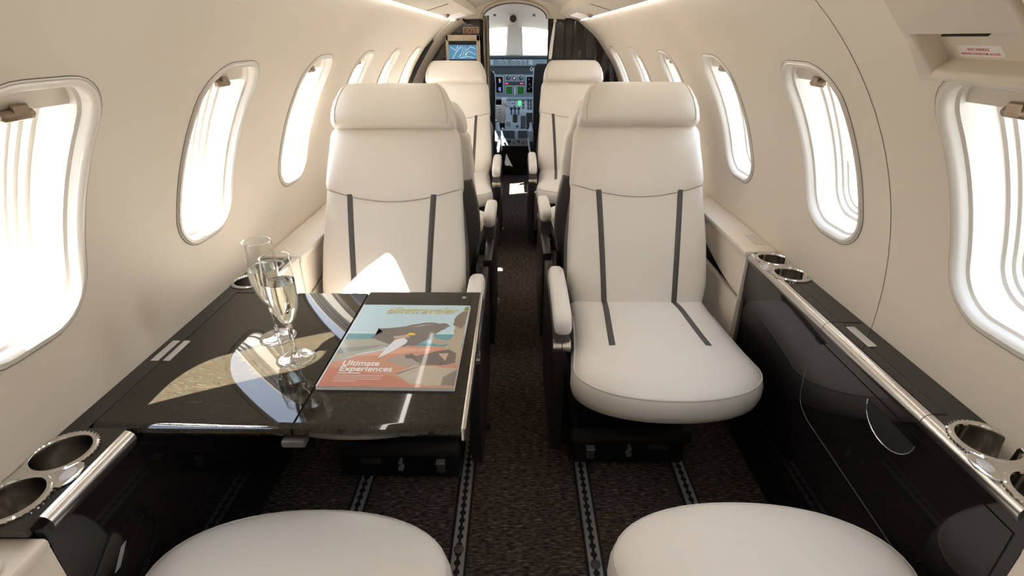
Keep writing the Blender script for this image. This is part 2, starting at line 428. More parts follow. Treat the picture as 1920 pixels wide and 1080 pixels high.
# ------------------------------------------------------------------ seats
def sup(a, n):
    c, s = math.cos(a), math.sin(a)
    return math.copysign(abs(c)**(2/n), c), math.copysign(abs(s)**(2/n), s)
def lerp_tab(tab, v):
    if v <= tab[0][0]: return tab[0][1]
    for (a, x), (b, y) in zip(tab, tab[1:]):
        if v <= b:
            t = (v-a)/(b-a); t = t*t*(3-2*t)*.5+t*.5
            return x+(y-x)*t
    return tab[-1][1]
BW = [(-.08, .196), (0, .208), (.10, .222), (.25, .221), (.5, .211), (.78, .200), (.9, .196)]
HW = [(.80, .186), (.83, .189), (.87, .188), (.92, .179), (.96, .167), (1.0, .150)]
def make_seat(name, label, rec_deg, blen, aisle, loc, rz=0, group='cream leather cabin seats'):
    """aisle = -1 / +1: side of the armrest; the seat faces -Y in its own frame, joint of back and cushion at y=0"""
    root = thing(name, label, 'armchair', loc, group, rz)
    J = Vector((0, 0, .446)); r = math.radians(rec_deg)
    b = Vector((0, math.sin(r), math.cos(r))); nrm = Vector((0, -math.cos(r), math.sin(r)))
    def bp(x, v, f): return J+b*(blen*v)+nrm*f+Vector((x, 0, 0))
    def front(v): return .012*math.sin(PI*min(1, max(0, v/.8)))
    N = 56
    def ringp(v, hw, f0, f1, vf=None, n=4.2):
        out = []
        for k in range(N):
            cx, cy = sup(2*PI*k/N, n); x = hw*cx
            vv = v if vf is None else vf(x)
            f = (f0+f1)/2+(f0-f1)/2*cy
            out.append(bp(x, vv, f))
        return out
    # ---- backrest
    vs = lambda x: .486+.062*min(1, (abs(x)/.21))**2
    rings = []
    for k in range(19):
        t = k/18; v = -.05+.61*t
        sh = 1 if k > 1 else (.93, .985)[k]
        rings.append(ringp(v, lerp_tab(BW, v)*sh, front(v)*sh, -.10))
    back = link('backrest', loft(rings), 'leather', root, smooth=60)
    rings = [];  NR = 14
    for k in range(NR+1):
        t = k/NR
        vm = .49+(.842-.49)*t
        sh, ff = 1.0, .0035
        if k == 0: sh, ff = .988, .0005
        if k == NR-2: sh = .985
        if k == NR-1: sh, ff = .955, -.006
        if k == NR: sh, ff = .89, -.022
        vf = (lambda x, t=t: vs(x)*(1-t)+.842*t)
        rings.append(ringp(vm, (lerp_tab(BW, vm)+.0025)*sh, front(vm)+ff, -.104, vf))
    link('upper_back', loft(rings), 'leather', root, smooth=60)
    # seam under the upper panel
    def fz(x, v, hw): return front(v)*1.0+(0) - (.05+front(v)/2)*(1-max(0, 1-abs(x/hw)**4.2)**(1/4.2))
    pts = []
    for k in range(33):
        x = -.205+.41*k/32; v = vs(x); pts.append(bp(x, v-.004, fz(x, v, lerp_tab(BW, v))+.0008))
    link('seam', tube(pts, .0013, 6), 'seamdark', root)
    # ---- stripes down the back
    for sg in (-1, 1):
        rr = []
        for k in range(21):
            t = k/20; v0 = -.015+(vs(.126)+.006+.015)*t
            xc = sg*(.109+.019*t**1.1); hw = lerp_tab(BW, v0)
            q = []
            for d in (-.0085, -.004, .004, .0085):
                q.append(bp(xc+d, v0, fz(xc+d, v0, hw)+(.0022 if abs(d) < .006 else .0010)))
            q += [bp(xc+.0085, v0, fz(xc, v0, hw)-.004), bp(xc-.0085, v0, fz(xc, v0, hw)-.004)]
            rr.append(q)
        link('stripe', loft(rr), 'stripe', back, smooth=50)
    # ---- headrest
    rings = []; K = [(.806, .93, .016, -.070), (.810, .975, .027, -.085), (.817, .993, .034, -.092), (.828, 1, .038, -.096), (.85, 1, .040, -.10), (.88, 1, .040, -.10),
         (.92, 1, .038, -.10), (.955, 1, .034, -.10), (.978, 1, .029, -.10), (.992, .99, .022, -.10), (1.000, .965, .010, -.096), (1.004, .90, -.008, -.088), (1.005, .72, -.03, -.07)]
    for v, sh, f0, f1 in K: rings.append(ringp(v, lerp_tab(HW, v)*sh, f0, f1, n=6.5))
    head = link('headrest', loft(rings), 'leather', root, smooth=60)
    for sg in (-1, 1):
        pts = []
        for v, sh, f0, f1 in K[2:-2]:
            hw = lerp_tab(HW, v)*sh; x = sg*hw*.90
            f = (f0+f1)/2+(f0-f1)/2*(1-.90**6.5)**(1/6.5)
            pts.append(bp(x, v, f+.0005))
        link('piping', tube(pts, .0020, 6), 'seam', head)
    # ---- grey shell behind the lower back
    rings = []
    for k in range(12):
        v = -.22+.74*k/11
        hw = lerp_tab(BW, v)+.008-.05*max(0, v-.30)**1.1
        rings.append(ringp(v, hw*(.985 if k == 11 else 1), -.040-.05*max(0, v-.2), -.118, n=5))
    link('back_shell', loft(rings), 'shell', root, smooth=60)
    # ---- cushion
    def outline(y):
        if y > -.335: return lerp_tab([(-.335, .243), (-.25, .232), (-.13, .223), (0, .215)], y)
        t = min(1, (-.335-y)/.132); return .243*max(0, 1-t**2.15)**(1/2.15)
    yb = .035
    base = []
    for k in range(9): base.append((outline(yb-.37*k/8), yb-.37*k/8))
    for k in range(1, 13):
        a = PI/2*k/12; t = math.sin(a)**(2/2.15); 
        base.append((.243*math.cos(a)**(2/2.15), -.335-.132*t))
    half = base; loop = half+[(-x, y) for x, y in reversed(half[:-1])]
    cy = -.20
    def scaled(e, z, crown=0):
        out = []
        for x, y in loop:
            dx, dy = x, y-cy; l = math.hypot(dx, dy); q = max(0, 1-e/max(l, 1e-6))
            xx, yy = dx*q, cy+dy*q
            out.append(Vector((xx, yy, z)))
        return out
    R = [scaled(.030, .360), scaled(.012, .361), scaled(.002, .368), scaled(-.003, .390), scaled(-.002, .412), scaled(.003, .430), scaled(.0055, .4335), scaled(.0085, .437), scaled(.015, .444),
         scaled(.03, .4515), scaled(.06, .4565), scaled(.10, .460), scaled(.15, .462), scaled(.185, .463)]
    for rg in R[8:]:
        for p in rg:                                  # nose drops a little
            if p.y < -.26: p.z -= .008*((-.26-p.y)/.2)**2
    for rg in R[4:8]:
        for p in rg:
            if p.y < -.26: p.z -= .003*((-.26-p.y)/.2)**2
    bmc = loft(R); bmesh.ops.recalc_face_normals(bmc, faces=bmc.faces[:]); bvh = BVHTree.FromBMesh(bmc)
    cu = link('cushion', bmc, 'leather', root, smooth=70)
    for off in (.0058,):
        pp = [p.copy() for p in scaled(off, .4345)]
        for p in pp:
            if p.y < -.26: p.z -= .003*((-.26-p.y)/.2)**2
        pp = [p for p in pp if p.y < -.05]
        k0 = next((q for q in range(len(pp)) if pp[q].x < 0 and pp[q-1].x >= 0 and q), 0)
        link('piping', tube(pp, .0024, 6), 'seam', cu)
    def drop(x, y):
        h = bvh.ray_cast(Vector((x, y, 1)), Vector((0, 0, -1)))
        return h[0].z if h[0] else .455
    for sg in (-1, 1):
        rr = []
        for k in range(15):
            t = k/14; y = .0-.262*t; xc = sg*(.109+.020*t)
            q = [Vector((xc+d, y, drop(xc+d, y)+(.0016 if abs(d) < .006 else .0008))) for d in (-.0085, -.004, .004, .0085)]
            q += [Vector((xc+.0085, y, drop(xc, y)-.004)), Vector((xc-.0085, y, drop(xc, y)-.004))]
            rr.append(q)
        link('stripe', loft(rr), 'stripe', cu, smooth=50)
    # ---- aisle armrest on its shroud
    ax = aisle*.262
    path = [(-.262, .518, .55), (-.254, .530, .92), (-.225, .540, 1), (-.14, .549, 1), (-.04, .553, 1), (.035, .553, .98), (.058, .548, .8), (.066, .54, .5)]
    rr = []
    for y, z, q in path:
        rr.append([(ax+.025*q*sup(2*PI*k/20, 3.2)[0], y, z-.020*q+.026*q*sup(2*PI*k/20, 3.2)[1]) for k in range(20)])
    arm = link('armrest', loft(rr), 'leather', root, smooth=60)
    link('armrest_bracket', loft([[(ax+.021*sg2, y, z) for sg2, y, z in ((-1, -.240, .498), (1, -.240, .498), (1, .05, .52), (-1, .05, .52))], [(ax+.021*sg2, y, z) for sg2, y, z in ((-1, -.240, .455), (1, -.240, .455), (1, .05, .455), (-1, .05, .455))]]), 'shell', root, smooth=0)
    g = bmesh.new()
    rr = [[(ax+dx, -.232+.020*math.cos(2*PI*k/18), .440+.018*math.sin(2*PI*k/18)) for k in range(18)] for dx in (-.024, -.001)]
    loft(rr, bm=g); loft([[(ax+dx, -.232+.020*math.cos(2*PI*k/18), .440+.018*math.sin(2*PI*k/18)) for k in range(18)] for dx in (.001, .024)], bm=g)
    link('release_knob', g, 'satin', root)
    xo = sorted((ax-aisle*.012, ax+aisle*.022))
    poly = [(-.225, .06), (-.235, .10), (-.245, .45), (.30, .47), (.27, .30), (.22, .06)]
    link('side_shroud', prism(poly, 'x', xo[0], xo[1], .006), 'shroud', root, smooth=30)
    # ---- base
    cx = -aisle*-.042 if False else aisle*.042
    g = bmesh.new()
    add_box(g, cx-.172, cx+.172, -.235, .24, .012, .125, .010)
    add_box(g, cx-.150, cx+.150, -.20, .22, .12, .35, .012)
    base_o = link('base', g, 'base', root, smooth=30)
    link('front_bar', box(cx-.178, cx+.178, -.262, -.225, .118, .146, .008), 'shroud', base_o, smooth=30)
    link('latch', box(cx+aisle*.118-.012, cx+aisle*.118+.012, -.252, -.235, .045, .085, .003), 'plate' if False else 'shell', base_o, smooth=30)
    link('latch_plate', box(cx+aisle*.118-.013, cx+aisle*.118+.013, -.256, -.236, .083, .088, .001), 'plate', base_o, smooth=0)
    link('placard', box(cx-aisle*.09-.03, cx-aisle*.09+.03, -.2375, -.234, .07, .088), 'stripe', base_o, smooth=0)
    g = bmesh.new(); disc_axis((cx, -.238, .06), .009, .02, 'y', 12, g); disc_axis((cx, -.242, .085), .006, .02, 'y', 12, g)
    link('lock_pin', g, 'track', base_o)
    for sg in (-1, 1):
        link('track_foot', box(cx+sg*.155-.016, cx+sg*.155+.016, -.225, .22, .0068, .03, .003), 'track', base_o, smooth=0)
    return root
def dup(src, loc, rz, label):
    r = src.copy(); COL.objects.link(r); r.location = loc; r.rotation_euler = (0, 0, rz); r['label'] = label
    for ch in list(src.children):
        c = ch.copy(); COL.objects.link(c); c.parent = r
        for g in ch.children:
            d = g.copy(); COL.objects.link(d); d.parent = c
    return r
sA = make_seat('cabin_armchair', 'cream leather seat facing the camera, beside the right black cabinet', 27, .703, -1, (.389, 1.433, 0))
sB = make_seat('cabin_armchair', 'cream leather seat facing the camera behind the open table', 27, .703, 1, (-.378, 1.372, 0))
dup(sA, (.362, 1.433+1.804, 0), 0, 'cream leather seat in front of the dark bulkhead right of the aisle')
dup(sB, (-.374, 1.433+1.727, 0), 0, 'cream leather seat in front of the monitor, left of the aisle')
make_seat('cabin_armchair', 'cream forward-facing seat hidden behind the right rear-facing seat', 6, .55, 1, (.388, 2.10, 0), PI)
make_seat('cabin_armchair', 'cream forward-facing seat hidden behind the left rear-facing seat', 6, .55, -1, (-.370, 2.03, 0), PI)
rA = dup(sA, (-.345, .194, 0), PI, 'cream seat cushion at the bottom edge left of the aisle')
rB = dup(sB, (.400, .216, 0), PI, 'cream seat cushion at the bottom edge right of the aisle')
for rr_ in (rA, rB):                                    # their aisle armrests are stowed out of sight
    for ch in list(rr_.children):
        if ch.name.split('.')[0] in ('armrest', 'armrest_bracket', 'release_knob', 'side_shroud'): bpy.data.objects.remove(ch)

# ------------------------------------------------------------------ seat tracks and floor studs
def track(x, y0, y1, label):
    root = thing('seat_track', label, 'track', (x, (y0+y1)/2, 0), 'seat tracks in the carpet'); ym = (y0+y1)/2
    link('rail', box(-.017, .017, y0-ym, y1-ym, .0005, .006, .0012, 1), 'track', root, smooth=0)
    link('edge_gap', box(-.024, .024, y0-ym, y1-ym, .0002, .0022), 'trackhole', root, smooth=0)
    g = bmesh.new(); y = y0+.03
    add_box(g, -.0035, .0035, y0+.01-ym, y1-.01-ym, .0055, .0064)
    cnt = 0
    while y < y1-.02:
        if y < 1.3 or cnt % 1 == 0:
            disc_axis((0, y-ym, .0060), .0085, .001, 'z', 12, g)
        y += .0254; cnt += 1
    s = link('slots', g, 'trackhole', root, smooth=0); s['kind'] = 'stuff'
    for yy in (.86 if x > 0 else .90,):
        if y0 < yy < y1:
            h = bmesh.new(); lathe([(.0, .0075), (.011, .0075), (.013, .006), (.013, .003)], (0, yy-ym, .003), 16, h); link('plug', h, 'shell', root)
    return root
track(-.145, .35, 3.6, 'grey seat track in carpet left of the aisle')
track(-.447, .35, 3.6, 'grey seat track under the left seats, near the table')
track(.204, .35, 3.6, 'grey seat track in carpet right of the aisle')
track(.508, .35, 3.6, 'grey seat track under the right seats, near the cabinet')
for yy, nm in ((1.364, 'nearest'), (2.283, 'middle'), (3.338, 'farthest')):
    for x, sd in ((-.09, 'left'), (.139, 'right')):
        g = bmesh.new(); add_box(g, -.0095, .0095, -.011, .011, 0, .030, .004)
        o = link('aisle_stud', g, 'track' if yy > 2 else 'shroud', smooth=40); o.location = (x, yy, .0)
        tag(o, '%s small metal stud on the %s side of the aisle carpet' % (nm, sd), 'stud', 'metal studs along the aisle')

# ------------------------------------------------------------------ black side cabinets
def holed_top(bm, x0, x1, y0, y1, z, zb, holes, r):
    """slab top between x0..x1 / y0..y1 with round holes (y, x) each in a cell"""
    cells = []; ys = y0
    hs = sorted(holes)
    for k, (hy, hx) in enumerate(hs):
        lo = max(ys, hy-r-.012) if k == 0 or hs[k-1][0]+2*r+.024 < hy else (hs[k-1][0]+hy)/2
        hi = hy+r+.012 if k == len(hs)-1 or hs[k+1][0]-hy > 2*r+.024 else (hy+hs[k+1][0])/2
        if lo > ys+1e-5: cells.append((ys, lo, None))
        cells.append((lo, hi, (hy, hx))); ys = hi
    if ys < y1-1e-5: cells.append((ys, y1, None))
    for lo, hi, h in cells:
        if h is None:
            add_box(bm, x0, x1, lo, hi, zb, z)
        else:
            o = rect_pts(x0, x1, lo, hi)
            q = [(h[1]+r*math.cos(-PI/4+2*PI*k/64), h[0]+r*math.sin(-PI/4+2*PI*k/64)) for k in range(64)]
            loft([[(a, b, zb) for a, b in o], [(a, b, z) for a, b in o], [(a, b, z) for a, b in q], [(a, b, zb) for a, b in q]], False, bm=bm)
def cup(root, org, x, y, z, r=.038):
    c = (x-org[0], y-org[1], z-org[2])
    g = bmesh.new(); lathe([(r+.008, .0), (r+.0085, .003), (r+.006, .0055), (r+.001, .005), (r-.0005, .002), (r-.001, -.010)], c, 48, g)
    ring = link('cup_holder_ring', g, 'chrome', root, smooth=50)
    g = bmesh.new(); lathe([(r-.001, .0), (r-.002, -.055), (r-.004, -.058), (.0005, -.058)], c, 48, g)
    link('cup_well', g, 'cup', ring, smooth=40)
    g = bmesh.new()                                  # knurled band outside the ring
    for k in range(40):
        a = 2*PI*k/40
        add_box(g, c[0]+(r+.0088)*math.cos(a)-.0014, c[0]+(r+.0088)*math.cos(a)+.0014, c[1]+(r+.0088)*math.sin(a)-.0014, c[1]+(r+.0088)*math.sin(a)+.0014, c[2]+.0002, c[2]+.0034)
    s = link('knurling', g, 'chrome', ring, smooth=0); s['kind'] = 'stuff'
def web(root, org, x, ya, yb_, z, side):
    """waisted plate joining two cup rings, with the oval button towards the aisle"""
    ym = (ya+yb_)/2; pts = []
    h_ = abs(yb_-ya)/2; R_ = .0415; ai = -side
    up = [(R_*math.cos(math.radians(q)), h_+R_*math.sin(math.radians(q))) for q in range(-150, -29, 8)]
    poly = up+[(.050, .024), (.0575, .014), (.060, 0), (.0575, -.014), (.050, -.024)]+[(p_, -q_) for p_, q_ in reversed(up)]
    poly = [(ai*p_, q_) for p_, q_ in poly]; xi = ai*.060
    poly = [(x+p-org[0], ym+q-org[1]) for p, q in poly]
    g = prism(poly, 'z', z+.0006-org[2], z+.0042-org[2], .001)
    pl = link('cup_holder_web', g, 'chrome', root, smooth=40)
    g = bmesh.new(); lathe([(.0001, .0062), (.009, .006), (.0105, .0045), (.011, .003)], (0, 0, 0), 24, g)
    for v in g.verts: v.co = Vector((v.co.x*.8+x+xi*.74-org[0], v.co.y*1.25+ym-org[1], v.co.z+z-org[2]))
    link('attendant_button', g, 'plate', pl)
def nose_rail(root, org, x, side, z, y0, y1, name='edge_rail'):
    """bull-nosed satin metal rail along the cabinet edge; side=+1 right cabinet"""
    sec = []
    for k in range(11):
        a = PI/2+PI*.62*k/10
        sec.append((math.cos(a)*.0145, math.sin(a)*.0145-.0140))
    sec += [(-.003, -.040), (.001, -.040)]
    rings = [[(x+side*dx-org[0], y-org[1], z+dz-org[2]) for dx, dz in sec] for y in (y0, y1)]
    return link(name, loft(rings), 'satin', root, smooth=50)

# right cabinet
RZ = .65; RO = (.71, .9, .30)
rc = thing('side_cabinet', 'black lacquer side cabinet with metal edge rail under the right windows', 'cabinet', RO, 'black lacquer side cabinets')
def RL(y): return y-RO[1]
g = bmesh.new()
holed_top(g, .678-RO[0], .757-RO[0], .450-RO[1], 1.362-RO[1], RZ-RO[2], RZ-.012-RO[2], [(.500-RO[1], .713-RO[0]), (.600-RO[1], .713-RO[0]), (1.213-RO[1], .713-RO[0]), (1.313-RO[1], .713-RO[0])], .0395)
link('worktop', g, 'lacquer', rc, smooth=30)
body = link('body', loft([[(x-RO[0], y-RO[1], z-RO[2]) for x, z in ((.668, .637), (.676, .20), (.748, .20), (.748, .40), (.672, .575))] for y in (.462, 1.362)]), 'lacquer', rc, smooth=0)
# fill the body behind the front (below the wells)
for ya in (.500, .600, 1.213, 1.313): cup(rc, RO, .713, ya, RZ, .0395)
web(rc, RO, .713, .500, .600, RZ, 1); web(rc, RO, .713, 1.213, 1.313, RZ, 1)
for a, b_ in ((.482, .664), (.6655, .965), (.9665, 1.360)): nose_rail(rc, RO, .678, 1, RZ, a, b_)
link('apron', box(.669-RO[0], .681-RO[0], .462-RO[1], .4825-RO[1], .60-RO[2], .640-RO[2]), 'lacquer', rc, smooth=0)
# lid panels and their joints on the worktop
for x0, x1, y0, y1 in ((.6795, .7010, .6665, .9640), (.6795, .7010, .9665, 1.148)):
    link('lid', box(x0-RO[0], x1-RO[0], y0-RO[1], y1-RO[1], RZ-RO[2]-.002, RZ-RO[2]+.0012, .0006, 1), 'lacquer', rc, smooth=0)
link('lid_joint', box(.7012-RO[0], .7026-RO[0], .664-RO[1], 1.150-RO[1], RZ-RO[2], RZ-RO[2]+.0006), 'black', rc, smooth=0)
link('lid_joint', box(.678-RO[0], .7026-RO[0], 1.1485-RO[1], 1.1502-RO[1], RZ-RO[2], RZ-RO[2]+.0006), 'black', rc, smooth=0)
link('lid_joint', box(.678-RO[0], .7030-RO[0], .6635-RO[1], .6655-RO[1], RZ-RO[2], RZ-RO[2]+.0006), 'black', rc, smooth=0)
link('lid_joint', box(.678-RO[0], .745-RO[0], .9645-RO[1], .9662-RO[1], RZ-RO[2], RZ-RO[2]+.0008), 'black', rc, smooth=0)
link('latch_plate', box(.699-RO[0], .717-RO[0], .868-RO[1], .945-RO[1], RZ-RO[2], RZ-RO[2]+.0022, .0008, 1), 'plate', rc, smooth=0)
# table stowage door with a cut-out grip
door = [(.985, .605), (.982, .455), (.965, .425), (.930, .412), (.60, .385), (.478, .375), (.478, .605)]
face = lambda z: .6685+(.637-z)/.437*.008
bmd = bmesh.new()
A = [bmd.verts.new((face(z)-.0022-RO[0], y-RO[1], z-RO[2])) for y, z in door]; B = [bmd.verts.new((face(z)+.001-RO[0], y-RO[1], z-RO[2])) for y, z in door]
f0 = bmd.faces.new(A); bmd.faces.new(B[::-1])
for k in range(len(door)): bmd.faces.new((A[k], A[(k+1) % len(door)], B[(k+1) % len(door)], B[k]))
bmesh.ops.bevel(bmd, geom=list(f0.edges), offset=.0012, segments=2, affect='EDGES')
dr = link('table_door', bmd, 'lacquer', rc, smooth=30)
rim_ = [(.985, .600), (.983, .50), (.980, .455), (.974, .436), (.962, .425), (.946, .418), (.93, .413), (.60, .387), (.485, .376)]
link('door_gap', tube([(face(z)-.0014-RO[0], y+.0012-RO[1], z-.0012-RO[2]) for y, z in rim_], .0015, 6), 'shell', dr)
gr = [(.785, .588)]+[(.722+.063*math.cos(a), .588-.050*math.sin(a)) for a in [PI*k/14 for k in range(1, 14)]]+[(.659, .588)]
link('grip_recess', loft([[(face(z)-.0026-RO[0], y-RO[1], z-RO[2]) for y, z in gr], [(face(z)+.0-RO[0], y-RO[1], z-RO[2]) for y, z in gr]]), 'black', dr, smooth=0)
link('grip_edge', tube([(face(z)-.0030-RO[0], y-RO[1], z-RO[2]) for y, z in gr], .0012, 6), 'satin', dr)
link('kick_panel', box(.728-RO[0], .736-RO[0], .475-RO[1], 1.36-RO[1], .0-RO[2], .21-RO[2]), 'rubber', rc, smooth=0)

# left cabinet
LZ = .63; LO = (-.68, .9, .30)
lc = thing('side_cabinet', 'black lacquer side cabinet with the open table under the left windows', 'cabinet', LO, 'black lacquer side cabinets')
g = bmesh.new()
holed_top(g, -.737-LO[0], -.630-LO[0], .452-LO[1], .6455-LO[1], LZ-LO[2], LZ-.012-LO[2], [(.500-LO[1], -.690-LO[0]), (.588-LO[1], -.690-LO[0])], .038)
holed_top(g, -.737-LO[0], -.646-LO[0], 1.142-LO[1], 1.362-LO[1], LZ-LO[2], LZ-.012-LO[2], [(1.205-LO[1], -.690-LO[0]), (1.300-LO[1], -.690-LO[0])], .038)
add_box(g, -.737-LO[0], -.695-LO[0], .6455-LO[1], 1.142-LO[1], LZ-.012-LO[2], LZ-LO[2])
link('worktop', g, 'lacquer', lc, smooth=30)
link('body', loft([[(x-LO[0], y-LO[1], z-LO[2]) for x, z in ((-.622, .60), (-.630, .20), (-.726, .20), (-.726, .40), (-.624, .555))] for y in (.4635, 1.144)]), 'lacquer', lc, smooth=0)
for ya in (.500, .588, 1.205, 1.300): cup(lc, LO, -.690, ya, LZ)
web(lc, LO, -.690, .500, .588, LZ, -1); 
nose_rail(lc, LO, -.630, -1, LZ, .474, .640)
link('latch_plate', box(-.7165-LO[0], -.7015-LO[0], .838-LO[1], .912-LO[1], LZ-LO[2], LZ-LO[2]+.0018, .0006, 1), 'plate', lc, smooth=0)
link('apron', box(-.634-LO[0], -.6215-LO[0], .4635-LO[1], .6455-LO[1], .585-LO[2], .6195-LO[2]), 'lacquer', lc, smooth=0)
ep = link('end_panel', box(-.6425-LO[0], -.6255-LO[0], 1.1465-LO[1], 1.3645-LO[1], .20-LO[2], .6325-LO[2], .002), 'wall', lc, smooth=30); ep['label'] = 'cream end panel'
dl = [(.612, .50), (.545, .515), (.478, .47), (.478, .36), (.60, .37), (.622, .44)]
bmd = bmesh.new(); prism([(y-LO[1], z-LO[2]) for y, z in dl], 'x', -.6215-LO[0], -.6270-LO[0], .0012, bmd)
dd = link('literature_door', bmd, 'lacquer', lc, smooth=30)
link('door_label', loft([[(-.6205-LO[0], y-LO[1], z-LO[2]) for y, z in ((.545, .478), (.556, .478), (.530, .452), (.519, .452))], [(-.6225-LO[0], y-LO[1], z-LO[2]) for y, z in ((.545, .478), (.556, .478), (.530, .452), (.519, .452))]]), 'plate', dd, smooth=0)
link('kick_panel', box(-.722-LO[0], -.714-LO[0], .475-LO[1], 1.36-LO[1], .0-LO[2], .21-LO[2]), 'rubber', lc, smooth=0)

# ------------------------------------------------------------------ cream side ledges beside the seats
def ledge(side, xin, xout, y0, y1, z, label, wedge=None, patch=None, aft=False):
    org = (side*.5*(xin+xout), (y0+y1)/2, 0)
    root = thing('side_ledge', label, 'ledge', org, 'cream side ledges')
    def P(x): return side*x-org[0]
    def bx(x0, x1, ya, yb_, za, zb, bev=0): 
        a, b_ = sorted((P(x0), P(x1))); return box(a, b_, ya-org[1], yb_-org[1], za, zb, bev)
    if wedge:
        wy0, wy1, zl0, zl1, zu0, zu1 = wedge
        up = [(y0, z-.016), (y1, z-.016), (y1, zu1)]+[(wy1+(wy0-wy1)*t, zu1+(zu0-zu1)*(1-(1-t)**1.7)) for t in [k/10 for k in range(11)]]+[(wy0, zl0), (y0, zl0-.0)]
        a, b_ = sorted((P(xin), P(xin+.018)))
        link('upper_panel', prism([(y-org[1], zz) for y, zz in up], 'x', a, b_), 'wall', root, smooth=0)
        low = [(y0, .20), (y1, .20), (y1, zl1), (wy0, zl0-.0015), (y0, zl0-.0015)]
        a, b_ = sorted((P(xin-.001), P(xin+.018)))
        link('lower_panel', prism([(y-org[1], zz) for y, zz in low], 'x', a, b_), 'wall', root, smooth=0)
        link('slot_back', bx(xin+.05, xin+.054, y0+.001, y1, .42, z-.02), 'black', root, smooth=0)
        link('core', bx(xin+.016, xout, y0, y1, .2, .46), 'wall', root, smooth=0)
        link('end_panel', bx(xin+.016, xout, y0, y0+.006, .3, z-.012), 'wall', root, smooth=0)
    else:
        link('panel', bx(xin, xout, y0, y1, .20, z-.016), 'wall', root, smooth=0)
    cuts = [y0, y1] if not wedge else [y0, 1.925, y1]
    for a, b_ in zip(cuts, cuts[1:]):
        link('cap', bx(xin-.006, xout, a+.001, b_-.001, z-.016, z+.002, .005), 'wall', root, smooth=40)
    if patch: link('vent_grille', bx(*patch, z+.0016, z+.0030), 'seam', root, smooth=0)
    if aft:
        link('arm_pad', bx(xin+.008, xout-.008, y0+.05, y1-.04, z+.001, z+.022, .010), 'leather', root, smooth=60)
    return root
ledge(1, .662, .748, 1.366, 3.55, .652, 'cream side ledge beyond the cup holders under the right windows', (1.372, 1.80, .500, .488, .512, .60), (.706, .736, 1.42, 1.50))
ledge(-1, .624, .728, 1.366, 3.52, .632, 'cream side ledge beyond the cup holders under the left windows', (1.40, 1.80, .500, .488, .506, .60))
ledge(1, .668, .748, -.6, .4600, .606, 'cream side ledge with arm pad in the bottom right corner', aft=True)
ledge(-1, .622, .728, -.6, .4615, .606, 'cream side ledge with arm pad in the bottom left corner', aft=True)

# ------------------------------------------------------------------ folding table
TO = (-.38, .9, LZ)
tb = thing('folding_table', 'dark glossy burl wood folding table, opened out in front of the left seat', 'table', TO)
def leaf(x0, x1, y0, y1, name):
    # bull nose on the near edge
    rings = []
    sec = [(y1, 0), (y1, -.022), (y0+.006, -.022), (y0-.004, -.018), (y0-.007, -.011), (y0-.004, -.004), (y0+.004, -.0005), (y0+.008, 0)]
    return link(name, loft([[(x-TO[0], y-TO[1], z) for y, z in sec] for x in (x0, x1)]), 'veneer', tb, smooth=40)
leaf(-.6935, -.3665, .654, 1.138, 'inner_leaf')
lf2 = leaf(-.3625, -.0880, .654, 1.146, 'outer_leaf')
link('fold_joint', box(-.3667-TO[0], -.3623-TO[0], .652-TO[1], 1.138-TO[1], -.020, -.003), 'black', tb, smooth=0)
link('edge_strip', box(-.0880-TO[0], -.0800-TO[0], .648-TO[1], 1.146-TO[1], -.026, .0006, .002), 'satin', tb, smooth=40)
link('hinge_cover', box(-.384-TO[0], -.344-TO[0], .640-TO[1], .66-TO[1], -.036, -.0225, .004), 'shell', tb, smooth=40)
link('latch_button', disc_axis((-.125-TO[0], 1.115-TO[1], .0), .005, .003, 'z', 14), 'chrome', tb)
g = bmesh.new(); add_box(g, -.60-TO[0], -.30-TO[0], .80-TO[1], .84-TO[1], -.05, -.0225, .004); add_box(g, -.60-TO[0], -.30-TO[0], .98-TO[1], 1.02-TO[1], -.05, -.0225, .004)
link('support_arm', g, 'base', tb, smooth=30)
link('latch_plate', box(-.6925-TO[0], -.6790-TO[0], .838-TO[1], .912-TO[1], -.0004, .0018, .0006, 1), 'plate', tb, smooth=0)

# ------------------------------------------------------------------ magazine
MC = Vector((-.232, .905, LZ))
mw, mh, mt = .250, .315, .0075
mg = thing('magazine', 'glossy travel magazine with beach cover lying on the table', 'magazine', (MC.x, MC.y, LZ), rz=-.012)
rings = []
for k in range(9):
    t = k/8; x = -mw/2+mw*t
    top = mt*(1-.25*(1-t)**6)
    rings.append([(x, -mh/2, 0.0004), (x, mh/2, 0.0004), (x, mh/2, top), (x, -mh/2, top)])
link('pages', loft(rings), 'paper', mg, smooth=0)
def cov(pts, col, lvl, name, m=None):
    """flat printed shape on the cover; pts in cover coordinates 0..1 (x right, y up)"""
    z = mt+.0002+lvl*.00006
    P = []
    for u, v in pts: P.append((-mw/2+mw*min(1, max(0, u)), -mh/2+mh*min(1, max(0, v))))
    bm = bmesh.new(); vs_ = [bm.verts.new((a, b_, z)) for a, b_ in P]; bm.faces.new(vs_)
    bmesh.ops.triangulate(bm, faces=bm.faces[:])
    o = link(name, bm, m or flat('ink_'+name, col), mg, smooth=0); return o
